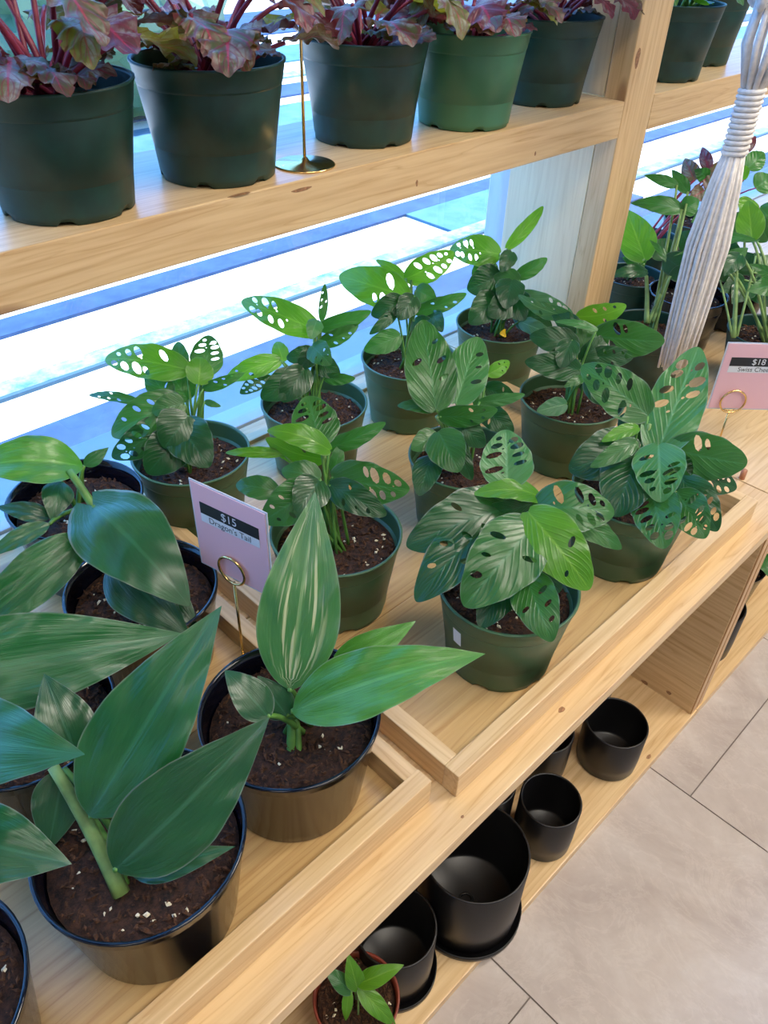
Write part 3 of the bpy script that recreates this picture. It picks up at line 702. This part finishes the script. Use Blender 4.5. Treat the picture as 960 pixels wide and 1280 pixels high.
plant_leaves(TH['g1'], .15, [
 (234, 462, 131, 449, 46, 0, 1, 15, .14, B_, dict(holes=2)), (248, 480, 250, 446, 36, -1, 0, 10, .1, B_, dict(holes=0)),
 (256, 468, 262, 419, 42, 1, 2, 0, .05, F_, dict(holes=2)), (226, 466, 223, 427, 24, 1, 2, 0, .08, F_, dict(holes=0)),
 (212, 500, 184, 462, 34, 0, 1, 0, .08, F_, dict(holes=1)), (174, 503, 111, 494, 14, 0, 1, 20, .12, F_, dict(holes=1)),
 (226, 500, 140, 545, 52, 0, 0, 10, .18, F_, dict(holes=1)), (220, 528, 140, 572, 46, 0, -1, 0, .12, D_, dict(holes=2)),
 (225, 545, 184, 592, 56, -1, -2, 0, .12, D_, dict(holes=0)), (222, 528, 262, 584, 60, -1, -3, 0, .12, D_, dict(holes=0)),
 (256, 502, 276, 508, 9, 0, 0, 0, .12, F_, dict(holes=0)), (254, 486, 305, 466, 16, 0, 0, 10, .12, F_, dict(holes=1)),
 (230, 505, 190, 515, 36, -1, -2, 10, .12, F_, dict(holes=0)), (235, 500, 215, 470, 40, 1, 1, 0, .1, F_, dict(holes=0)),
 (235, 520, 205, 560, 60, -2, -3, 0, .12, D_, dict(holes=0)), (240, 530, 245, 575, 40, -1, -2, 0, .12, D_, dict(holes=0)),
], **SW)
# main stems that show
def main_stem(t, a, b, D, r, mat='stem', Dz=.15):
    base = Vector(t.location); D0 = depth(base + Vector((0, 0, Dz)))
    A = base + Vector((0, 0, .085)) if a is None else atD(a[0], a[1], D0 + D * .01)
    Bq = atD(b[0], b[1], D0 + D * .01)
    tube('stem', bez(A, (A + Bq) / 2 + Vector((.004, 0, 0)), Bq, 8), [r * (1.15 - .4 * i / 8) for i in range(9)], M[mat], t, A, 8)
main_stem(TH['g2'], None, (393, 420), 0, .0042, 'stem_pale'); main_stem(TH['g4'], None, (636, 312), 0, .005, 'stem')
main_stem(TH['g6'], None, (404, 565), 0, .0035, 'stem_pale'); main_stem(TH['g9'], None, (650, 630), 0, .0035, 'stem_pale')
main_stem(TH['g5'], None, (740, 410), 0, .0035, 'stem'); main_stem(TH['g8'], None, (812, 530), 0, .0035, 'stem_pale')
main_stem(TH['g7'], None, (546, 520), 0, .0038, 'stem_pale'); main_stem(TH['g3'], None, (514, 350), 0, .003, 'stem')
main_stem(TH['g1'], None, (252, 470), 0, .0035, 'stem')
# white sticker on the front pot, yellow fallen leaf on g4's soil
def sticker():
    t = TH['g9']; bs = Vector(t.location); vs, fs = [], []
    a0 = math.atan2(-(bs.y) , -(bs.x)) - .78
    for j in range(2):
        z = HG - .052 + .022 * j; r = (RG * .78 + (RG - .006 - RG * .78) * z / (HG - .023)) + .0008
        for i in range(6):
            a = a0 + i * .035; vs.append((r * math.cos(a), r * math.sin(a), z))
    fs = [(i, i + 1, i + 7, i + 6) for i in range(5)]
    link('sticker', mesh('sticker', vs, fs, M['white_tag']), t)
sticker()
b4 = atD(628, 418, depth(Vector(TH['g4'].location) + Vector((-.01, -.03, .095))))
o = leaf(TH['g4'], b4 + Vector((.008, 0, 0)), b4 - Vector((.008, 0, -.004)), .014, 0, .3, .2, 'round', 'l_bright', 0, name='fallen_leaf'); o.data.materials[0] = M['yellow']; o['label'] = 'small yellow fallen leaf on the soil'

# ================================================================ black pots of dragon-tail vine on the left tray
BP = {
 'near': (.105, .357, 'large broad-leaved plant in glossy black pot at the front left, thick pale green stem'),
 'mid': (.267, .370, 'broad-leaved plant in glossy black pot with one tall pale-striped leaf, in the tray corner'),
 'k2': (.254, .602, 'broad-leaved plant in black pot behind the $15 sign stem, one big drooping blue-shining leaf'),
 'k1': (.278, .792, 'broad-leaved plant in black pot by the window with arching bright green leaf'),
 'k3': (.092, .532, 'broad-leaved plant in black pot between front left pot and second row, long horizontal leaf'),
 'k0': (.070, .730, 'broad-leaved plant in black pot at the left picture edge'),
 'near0': (-.075, .362, 'broad-leaved plant in black pot cut off by the lower left picture edge'),
}
for k, (x, y, lab) in BP.items():
    r = .083 if k in ('near', 'mid', 'near0') else .080
    TH[k] = potted('potted_plant', lab, 'plant', 'black-potted broad-leaved plants on the left tray', x, y, TRAY, 'black', r, .112, 'pot_black', .80, False, SEED); SEED += 1
LW = dict(kind='lance', rootz=.09, ruffle=.010, stem='stem', stalk_r=.0022)
DM, DD, DB, DV = 'd_mid', 'd_deep', 'd_bright', 'd_var'
plant_leaves(TH['near'], .16, [
 (112, 1020, 277, 757, 120, 0, 1, -8, .05, DM, dict(fold=.16)), (143, 1088, 337, 896, 118, -1, 0, 12, .06, DD, dict(fold=.1)),
 (165, 1092, 294, 1058, 40, 1, 0, 0, .10, DD), (98, 950, 55, 842, 72, 4, 5, 0, .08, DD), (80, 960, 60, 1065, 62, 4, 3, 0, .06, DD),
], **LW)
plant_leaves(TH['near0'], .18, [
 (-80, 920, 106, 943, 112, 4, 1, 0, .08, DM, dict(fold=.1)), (-80, 1040, 90, 1080, 96, 0, 0, 0, .06, DD), (-90, 1000, -30, 1100, 90, -2, -3, 0, .08, DD), (-100, 960, -190, 880, 80, 0, 0, 0, .1, DM),
], **LW)
plant_leaves(TH['k3'], .16, [
 (-110, 850, 228, 792, 118, -4, 2, 0, .06, DM, dict(fold=.12)), (20, 905, -70, 980, 50, 0, -1, 0, .1, DD),
], **LW)
plant_leaves(TH['k2'], .17, [
 (116, 632, 237, 758, 112, 1, -3, -10, .14, DM, dict(fold=-.12, kind='heart')), (140, 698, 238, 796, 78, 2, -1, 10, .10, DD, dict(fold=.15)),
 (109, 668, -60, 815, 66, 1, -3, 10, .08, DM, dict(fold=.2)),
 (190, 735, 250, 790, 50, 2, 1, 0, .1, DD),
], **LW)
plant_leaves(TH['k1'], .17, [
 (104, 583, -45, 592, 66, 1, -3, 25, .20, DB, dict(fold=.25)), (105, 582, 136, 559, 18, 1, 2, 10, .1, DM),
 (76, 602, 64, 652, 38, 1, -1, 0, .1, DD), (64, 646, -6, 634, 26, 1, 0, 15, .1, DD), (62, 655, -20, 700, 26, -2, -5, 20, .12, DM),
], **LW)
plant_leaves(TH['k0'], .17, [
 (-20, 700, -90, 640, 70, 0, 0, 0, .1, DM), (-30, 690, -60, 770, 60, 0, -3, 0, .1, DD), (-40, 700, -130, 720, 60, 0, -3, 0, .1, DM),
], **LW)
plant_leaves(TH['mid'], .17, [
 (362, 862, 394, 614, 102, 0, 1, 0, .06, DV, dict(fold=.08)), (366, 890, 607, 817, 86, -1, -2, -15, .12, DB, dict(fold=.2)),
 (415, 832, 520, 776, 42, 3, 4, 10, .14, DB), (334, 895, 281, 838, 48, -1, -1, 10, .10, DD, dict(kind='ovate')), (358, 894, 322, 845, 42, 1, 0, 0, .10, DD, dict(kind='ovate')),
 (400, 880, 520, 850, 34, 1, 0, -30, .1, DD),
], **LW)
main_stem(TH['near'], (152, 1118), (66, 958), -1, .0058, 'stem_pale', .12); main_stem(TH['near'], (158, 1112), (108, 1012), 0, .0042, 'stem', .12)
main_stem(TH['mid'], (361, 970), (364, 880), 0, .0048, 'stem', .12); main_stem(TH['mid'], (372, 955), (368, 888), 0, .0034, 'stem', .12)
main_stem(TH['k1'], (150, 690), (86, 588), -3, .0055, 'stem', .14); main_stem(TH['k1'], (128, 665), (112, 640), -2, .003, 'stem_pale', .15)
main_stem(TH['k2'], (150, 712), (108, 668), 0, .0040, 'stem', .12)

# ================================================================ upper shelf: begonias
def begonia(key, x, y, mat, lab, mix, n=12, seed=0, green=False, r=RG, h=HG, spread=1.0, fill=.78):
    t = potted('potted_begonia' if not green else 'potted_fern', lab, 'plant', 'nursery pots on the upper shelf', x, y, US, 'green', r, h, mat, fill, True, seed)
    rnd = random.Random(seed * 31 + 3); base = Vector((x, y, US)) + Vector((0, 0, h * fill))
    for i in range(n):
        az = 2 * PI * i / n + rnd.uniform(-.3, .3); low = i % 3 == 0
        rad = rnd.uniform(.045, .085) * spread if not low else rnd.uniform(.03, .05); hz = rnd.uniform(.035, .11) if not low else rnd.uniform(.018, .035)
        B = base + Vector((math.cos(az) * rad, math.sin(az) * rad, hz))
        az2 = az + rnd.uniform(-.7, .7); ln = (rnd.uniform(.055, .085) if not low else rnd.uniform(.035, .05))
        dr = rnd.uniform(-.75, -.1)
        T = B + Vector((math.cos(az2), math.sin(az2), dr)).normalized() * ln
        T.z = max(T.z, base.z + .028)
        rt = base + Vector((rnd.uniform(-.015, .015), rnd.uniform(-.015, .015), -.002))
        leaf(t, B, T, ln * rnd.uniform(.8, 1.0), rnd.uniform(-20, 20), .12, .15, 'beg', mix[i % len(mix)], 0, rt, .0022, 'stem_red' if not green else 'stem', .035 if green else .075, view=(rnd.uniform(-.25, .25), rnd.uniform(-.25, .25), 1))
    return t
BM = ['beg', 'beg_dark', 'beg_green', 'beg']
begonia('b1', .335, .760, 'pot_dark', 'silver and red rex begonia in dusty dark green pot, leftmost on the upper shelf', BM, 30, 1)
begonia('b2', .508, .762, 'pot_dark', 'red-veined begonia in dark green pot, second from left on the upper shelf', BM, 30, 2)
begonia('b3', .736, .776, 'pot_dark', 'red-stemmed begonia in dark green pot right of the thin brass stand', BM, 28, 3)
begonia('b4', .899, .752, 'pot_light', 'begonia in the lighter mid-green pot on the upper shelf', BM, 26, 4)
begonia('b5', 1.098, .775, 'pot_dark', 'begonia with thin dark stems in dark green pot beside the post', ['beg_dark', 'beg'], 20, 5)
begonia('b6', 1.425, .757, 'pot_dark', 'green leafy plant in dark green pot on the upper shelf right of the post', ['l_mid', 'l_bright'], 12, 6, True)
begonia('b7', 1.615, .800, 'pot_dark', 'dark green pot with green plant on the upper shelf, rightmost, next to the macrame', ['l_mid', 'l_dark'], 10, 7, True)
# brass stand on the upper shelf
p0 = atZ(381, 206, US); t = thing('sign_stand', 'thin brass stand with round base on the upper shelf between two dark pots', 'sign stand', p0)
link('base', lathe([(0, 0), (.034, 0), (.0345, .001), (.033, .002), (.006, .0035), (.003, .008), (.0004, .009)][::1], 48, M['brass'], name='base'), t)
tube('stem', [p0 + Vector((0, 0, .006)), p0 + Vector((0, 0, .30))], .0017, M['brass'], t, p0, 8)
rc = p0 + Vector((0, 0, .318)); tube('ring', [rc + Vector((math.cos(a) * .017, 0, math.sin(a) * .017)) for a in [2 * PI * i / 24 for i in range(24)]], .0016, M['brass'], t, rc, 6, True)

# ================================================================ right-hand background plants on the far counter
def bgpot(key, x, y, r, h, mat, lab, seed):
    TH[key] = potted('potted_plant', lab, 'plant', 'green-potted plants on the far counter', x, y, CT, 'green', r, h, mat, .82, True, seed)
bgpot('A', 1.475, .750, .066, .094, 'pot_dark', 'leafy plant in small dark green pot directly right of the post', 21)
bgpot('B', 1.262, .582, .0745, .106, 'pot_dark', 'long-stalked plant in dark green pot behind the white macrame tassel', 22)
bgpot('C', 1.405, .430, .0745, .106, 'pot_dark', 'long-stalked plant in dark green pot behind the $18 sign', 23)
bgpot('E', 1.62, .60, .0745, .106, 'pot_black', 'dark-leaved plant in dark pot behind the macrame, second row', 24)
bgpot('G', 1.66, .83, .0745, .106, 'pot_dark', 'reddish begonia in dark pot by the window behind the macrame', 25)
bgpot('H', 1.80, .44, .0745, .106, 'pot_black', 'glossy-leaved plant in dark pot at the right picture edge', 26)
bgpot('F', 1.45, .615, .0745, .106, 'pot_black', 'dark-leaved plant in black pot just behind the white tassel', 28)
bgpot('K', 1.60, .435, .0745, .106, 'pot_black', 'dark-leaved plant in black pot behind the $18 sign at the right edge', 29)
bgpot('I', 1.86, .82, .0745, .106, 'pot_dark', 'tall pink and green plant in dark pot by the window at the right edge', 27)
OV = dict(kind='ovate', rootz=.085, stalk_r=.002, stem='stem_pale', ruffle=.012)
plant_leaves(TH['A'], .15, [
 (806, 324, 783, 262, 44, 0, 1, 0, .08, B_), (808, 340, 757, 347, 18, -1, -2, 20, .2, D_), (806, 330, 778, 322, 22, 2, 2, 10, .1, F_), (815, 320, 840, 300, 26, 2, 3, 10, .1, D_),
], **OV)
plant_leaves(TH['B'], .24, [
 (852, 262, 788, 254, 24, 3, 5, 25, .10, F_), (853, 262, 874, 250, 26, 3, 3, 10, .1, F_), (846, 232, 805, 219, 14, 6, 7, 10, .12, F_),
 (838, 330, 812, 300, 10, 2, 3, 20, .1, F_), (832, 322, 865, 345, 30, 2, 1, 0, .1, D_), (860, 240, 840, 212, 16, 6, 7, 0, .1, F_), (838, 345, 870, 335, 20, 1, 1, 10, .1, D_),
], **OV)
plant_leaves(TH['C'], .24, [
 (945, 300, 842, 320, 14, 8, 0, 30, .10, F_), (905, 330, 935, 310, 22, 5, 4, 10, .1, F_), (940, 300, 935, 250, 34, 8, 9, 0, .1, B_),
 (965, 344, 936, 330, 14, -4, -5, 10, .1, F_), (972, 356, 934, 364, 28, -4, -6, 10, .1, F_), (925, 318, 905, 345, 26, 3, 2, 0, .1, D_), (888, 320, 905, 300, 20, 7, 8, 0, .1, D_),
], **OV)
main_stem(TH['C'], (917, 422), (921, 325), -1, .004, 'stem_pale', .14); main_stem(TH['C'], (915, 420), (900, 350), -1, .002, 'stem_pale', .14); main_stem(TH['C'], (921, 420), (945, 320), -1, .0024, 'stem_pale', .14)
main_stem(TH['B'], (808, 404), (808, 345), -1, .0042, 'stem_pale', .14); main_stem(TH['B'], (810, 404), (838, 335), -1, .003, 'stem_pale', .14); main_stem(TH['B'], (816, 402), (836, 340), -1, .0028, 'stem_pale', .14); main_stem(TH['B'], (836, 345), (858, 255), 0, .0026, 'stem_pale', .2)
plant_leaves(TH['E'], .18, [
 (905, 258, 864, 278, 36, 0, -2, 0, .1, F_), (882, 252, 908, 232, 26, 1, 2, 0, .1, F_), (905, 285, 870, 300, 32, 0, -1, 0, .1, D_), (915, 270, 930, 300, 34, 0, -1, 0, .1, F_), (895, 300, 880, 330, 32, 0, -2, 0, .1, D_),
 (900, 310, 930, 330, 30, 0, -2, 0, .1, D_), (890, 330, 860, 345, 26, 0, -2, 0, .1, F_), (930, 290, 958, 275, 30, 2, 2, 0, .1, F_),
], **OV)
RB = dict(kind='ovate', rootz=.085, stalk_r=.0016, stem='stem_red', ruffle=.03)
plant_leaves(TH['G'], .16, [
 (868, 225, 856, 198, 22, 0, 1, 0, .1, 'beg'), (886, 212, 878, 184, 16, 0, 1, 0, .1, 'beg_dark'), (888, 240, 900, 200, 26, 0, 0, 0, .1, 'beg'), (900, 225, 918, 200, 26, 0, 1, 0, .1, F_), (905, 210, 925, 192, 24, 0, 1, 0, .1, 'beg_dark'),
 (880, 238, 860, 250, 22, 0, -1, 0, .1, 'beg'), (895, 235, 918, 245, 26, 0, -1, 0, .1, B_), (885, 222, 868, 212, 18, 0, -1, 0, .1, F_),
], **RB)
plant_leaves(TH['I'], .20, [
 (925, 195, 920, 164, 14, 0, 1, 0, .1, 'beg'), (930, 190, 945, 170, 14, 0, 1, 0, .1, 'beg_dark'), (935, 210, 955, 190, 26, 0, 1, 0, .1, F_), (930, 225, 915, 205, 24, 0, 0, 0, .1, B_), (945, 235, 965, 220, 30, 0, 0, 0, .1, F_), (940, 250, 925, 270, 28, 0, -1, 0, .1, B_), (950, 260, 970, 280, 30, 0, -1, 0, .1, F_),
], **RB)
plant_leaves(TH['H'], .20, [
 (960, 300, 945, 270, 30, 0, 1, 0, .1, F_), (955, 320, 935, 345, 26, 0, -1, 0, .1, D_), (965, 330, 950, 380, 30, -2, -4, 0, .1, F_), (970, 300, 990, 270, 34, 0, 0, 0, .1, F_), (960, 340, 1000, 360, 36, 0, 0, 0, .1, D_),
], **OV)

plant_leaves(TH['F'], .15, [
 (868, 330, 845, 350, 30, 0, -2, 0, .1, D_), (875, 320, 895, 345, 30, 0, -2, 0, .1, D_), (870, 310, 850, 290, 30, 0, 1, 0, .1, D_), (880, 310, 905, 290, 34, 0, 1, 0, .1, F_), (872, 335, 868, 372, 30, -1, -3, 0, .1, D_), (890, 330, 918, 350, 30, 0, -1, 0, .1, D_),
], **OV)
plant_leaves(TH['K'], .15, [
 (935, 355, 915, 380, 32, 0, -2, 0, .1, D_), (945, 350, 965, 385, 34, 0, -2, 0, .1, D_), (940, 340, 925, 315, 30, 0, 1, 0, .1, D_), (950, 345, 975, 320, 34, 0, 1, 0, .1, F_), (930, 350, 900, 365, 28, 0, -1, 0, .1, D_),
], **OV)
# ================================================================ price signs
def text_mesh(s, size, mat, name='lettering'):
    c = bpy.data.curves.new(name, 'FONT'); c.body = s; c.size = size; c.align_x = 'CENTER'; c.align_y = 'CENTER'
    o = bpy.data.objects.new(name, c); COL.objects.link(o); bpy.context.view_layer.update()
    me = bpy.data.meshes.new_from_object(o.evaluated_get(bpy.context.evaluated_depsgraph_get())); me.name = name
    bpy.data.objects.remove(o); bpy.data.curves.remove(c); me.materials.clear(); me.materials.append(mat)
    return me
def sign(label, base, card_c, right, cw, ch, price, words, ring_r=.0165):
    """stand with disc base, stem and ring, holding an upright card; `right` = reading direction"""
    base = Vector(base); card_c = Vector(card_c); r = Vector(right); r.z = 0; r.normalize(); up = Vector((0, 0, 1)); n = r.cross(up) ; n = -n if n.dot(CAM - card_c) < 0 else n
    t = thing('price_sign', label, 'sign', base, 'pink price signs')
    link('base', lathe([(0, 0), (.024, 0), (.0245, .001), (.023, .002), (.004, .003), (.0004, .004)], 40, M['brass'], name='base'), t)
    rc = Vector((base.x, base.y, card_c.z - ch / 2 + ring_r * .72)) + n * .0015
    tube('stem', [base + Vector((0, 0, .002)), Vector((base.x, base.y, rc.z - ring_r))], .0015, M['brass'], t, base, 8)
    tube('ring', [rc + r * math.cos(a) * ring_r + up * math.sin(a) * ring_r for a in [2 * PI * i / 28 for i in range(28)]], .0015, M['brass'], t, rc, 6, True)
    tube('ring', [rc - n * .006 + r * math.cos(a) * ring_r + up * math.sin(a) * ring_r for a in [2 * PI * i / 28 for i in range(28)]], .0013, M['brass'], t, rc, 6, True)
    q = Matrix((r, up, n)).transposed().to_euler()
    def slab(name, cx, cy, w_, h_, mat, zo, th=.0012, par=None):
        me, _ = box(-w_ / 2, w_ / 2, -h_ / 2, h_ / 2, -th / 2, th / 2, M[mat], name)
        o = link(name, me, par or t)
        if par is None: o.location = card_c - base; o.rotation_euler = q
        else: o.location = (cx, cy, zo)
        return o
    card = slab('card', 0, 0, cw, ch, 'pink', 0); bd = slab('sleeve', 0, 0, cw + .004, ch + .004, 'clear', 0, .0008)
    bd.location = card_c - base - n * .0006
    y1 = ch * .235; lw = cw * .80
    slab('price_label', 0, y1, lw, ch * .13, 'ink', .0008, .0004, card); slab('name_label', 0, y1 - ch * .115, lw, ch * .095, 'label', .0008, .0004, card)
    o = link('lettering', text_mesh(price, ch * .125, M['label']), card, (0, y1, .0012)); o['label'] = 'white price ' + price
    o = link('lettering', text_mesh(words, ch * .095, M['ink']), card, (0, y1 - ch * .115, .0012)); o['label'] = 'black words ' + words
    return t
b1 = atZ(308, 852, TRAY)
s1 = sign("pink card reading $15 Dragon's Tail in a gold ring stand between the trays", b1, Vector((b1.x, b1.y, 0)) + Vector((.002, -.002, TRAY + .209)), (.2230, -.9748, 0), .090, .103, '$15', "Dragon's Tail")
b2 = atZ(892, 570, CT)
s2 = sign('pink card reading $18 Swiss Cheese on a gold ring stand on the far counter', b2, b2 + Vector((.016, -.012, .142)), (.713, -.7005, 0), .106, .108, '$18', 'Swiss Cheese', .019)

# ================================================================ macrame hanger with tassel
def macrame():
    y = .50; kx = atY(936, 128, y); top = Vector((kx.x, kx.y, kx.z))
    t = thing('macrame_hanger', 'white cotton macrame hanger with long wrapped tassel hanging before the far shelf', 'plant hanger', (top.x, top.y, top.z - .44))
    rnd = random.Random(5)
    # wrapped neck
    zt = atY(933, 112, y).z; zb = atY(922, 192, y).z; rr = .0155
    pts = []; turns = 12
    for i in range(turns * 10 + 1):
        a = 2 * PI * i / 10; pts.append(Vector((top.x + math.cos(a) * rr, y + math.sin(a) * rr, zb + (zt - zb) * i / (turns * 10))))
    tube('wrap_cord', pts, .0036, M['cotton'], t, top, 6)
    V, F = [], []
    zend = atY(867, 436, y).z
    for k in range(96):
        a = k * 2.39996; q = math.sqrt((k + .5) / 96)
        x0, y0 = top.x + math.cos(a) * rr * .8 * q, y + math.sin(a) * rr * .8 * q
        xm, ym = top.x + math.cos(a) * .034 * q, y + math.sin(a) * .030 * q
        x1, y1 = top.x + math.cos(a) * .026 * q + rnd.uniform(-.004, .004), y + math.sin(a) * .024 * q
        P_ = [Vector((x0, y0, zb + .01)), Vector((x0 * .55 + xm * .45, y0 * .55 + ym * .45, zb - .04)), Vector((xm, ym, zb * .6 + zend * .4)), Vector((x1 * .5 + xm * .5, y1 * .5 + ym * .5, zb * .25 + zend * .75)), Vector((x1, y1, zend - rnd.uniform(0, .015)))]
        v, f = tube_vf(P_, [.0028, .0031, .0031, .0030, .0022], 5); b0 = len(V); V += v; F += [tuple(b0 + i for i in ff) for ff in f]
    o = link('tassel_strands', mesh('tassel', [v - top for v in V], F, M['cotton']), t, top - Vector(t.location)); o['kind'] = 'stuff'
    # gathered cords and knots above
    for k in range(10):
        a = 2 * PI * k / 10; tube('cord', [Vector((top.x + math.cos(a) * .012, y + math.sin(a) * .012, zt)), Vector((top.x + math.cos(a) * .026, y + math.sin(a) * .026, zt + .05)), Vector((top.x + math.cos(a) * .022, y + math.sin(a) * .022, zt + .10))], .0042, M['cotton'], t, top, 6)
    for k in range(9):
        a = 2 * PI * k / 9; c = Vector((top.x + math.cos(a) * .026, y + math.sin(a) * .026, zt + .105 + .012 * (k % 2)))
        tube('knot', [c + Vector((math.cos(b) * .012 * math.cos(a + .8), math.cos(b) * .012 * math.sin(a + .8), math.sin(b) * .012)) for b in [2 * PI * i / 12 for i in range(12)]], .006, M['cotton'], t, c, 7, True)
    for k in range(4):
        a = 2 * PI * k / 4 + .4; tube('hanging_cord', [Vector((top.x + math.cos(a) * .02, y + math.sin(a) * .02, zt + .11)), Vector((top.x + math.cos(a) * .10, y + math.sin(a) * .10, zt + .20)), Vector((top.x + math.cos(a) * .10, y + math.sin(a) * .10, zt + .42)), Vector((top.x + math.cos(a) * .004, y + math.sin(a) * .004, 2.3)), Vector((top.x + math.cos(a) * .002, y + math.sin(a) * .002, 2.898))], .0045, M['cotton'], t, top, 6)
    h = thing('hanging_pot', 'white pot held in the macrame above the picture edge', 'pot', (top.x, y, zt + .205))
    link('pot', lathe([(0, 0), (.07, 0), (.075, .003), (.088, .14), (.088, .145), (.084, .145), (.07, .01), (.0005, .01)], 40, M['label'], name='pot'), h)
macrame()

# ================================================================ cups on the bottom shelf
def cup(label, x, y, r, h, mat='cup_black', saucer=False, hole=False):
    t = thing('planter_cup', label, 'planter', (x, y, BS), 'cylindrical planters on the bottom shelf')
    z = 0
    if saucer:
        link('saucer', lathe([(0, 0), (r + .004, 0), (r + .007, .002), (r + .007, .012), (r + .0055, .012), (r + .004, .004), (.0005, .004)], 56, M[mat], name='saucer'), t); z = .0045
    link('cup', pot_mesh('cup', r, h, mat), t, (0, 0, z))
    if hole: tube('drain_ring', [Vector((x + math.cos(a) * .009, y + math.sin(a) * .009, BS + z + .0085)) for a in [2 * PI * i / 20 for i in range(20)]], .0018, M['cup_black'], t, (x, y, BS + z + .0085), 6, True)
    return t
cup('small black cylinder planter nearest the wooden side panel', .837, .276, .050, .094)
cup('small black cylinder planter just right of the large one', .644, .266, .045, .100)
cup('large black cylinder planter with a drain hole and saucer', .481, .278, .0715, .146, saucer=True, hole=True)
cup('black cylinder planter with saucer beside the red seedling pot', .348, .292, .052, .115, saucer=True)
cup('black planter half hidden under the board, behind the two small ones', .742, .350, .048, .095)
cup('black planter mostly hidden under the board, behind the large one', .600, .352, .045, .100)
cup('brown-grey planter barely showing under the board near the side panel', .925, .372, .040, .085, 'cup_brown')
cup('dark planter on the bottom shelf beyond the side panel', 1.19, .300, .062, .11)
# red pot with seedling
RX, RY = .262, .272
t = potted('potted_seedling', 'tiny pepper-like seedling in red-brown pot at the bottom edge under the bench', 'plant', None, RX, RY, BS, 'black', .052, .100, 'terracotta', .9, False, 40); TH['red'] = t
plant_leaves(t, .13, [
 (447, 1237, 435, 1192, 24, 0, 0, 0, .1, B_), (448, 1230, 505, 1206, 25, 0, 0, 0, .1, B_), (450, 1236, 495, 1283, 24, 0, 0, 0, .1, B_), (440, 1240, 404, 1208, 22, 0, 0, 0, .1, F_), (436, 1238, 432, 1276, 14, 0, 0, 0, .1, B_),
], kind='ovate', rootz=.09, stalk_r=.0010, stem='stem_pale', ruffle=.01)
tube('stem', [Vector((RX, RY, BS + .088)), atD(444, 1237, depth((RX, RY, BS + .13)))], .0014, M['stem_pale'], t, (RX, RY, BS + .088), 6)
# leafy plant under the far bench
t = potted('potted_plant', 'small leafy plant in black pot under the far bench at the right edge', 'plant', None, 1.34, .33, BS, 'black', .066, .10, 'pot_black', .8, True, 41)
for k in range(9):
    a = 2 * PI * k / 9; b = Vector((1.34 + .03 * math.cos(a), .33 + .03 * math.sin(a), BS + .15 + .02 * (k % 3)))
    leaf(t, b, b + Vector((math.cos(a) * .07, math.sin(a) * .07, -.01)), .045, 0, .15, .1, 'ovate', 'l_mid', 0, (1.34, .33, BS + .08), .0015, view=(0, 0, 1))
outside_hedge()
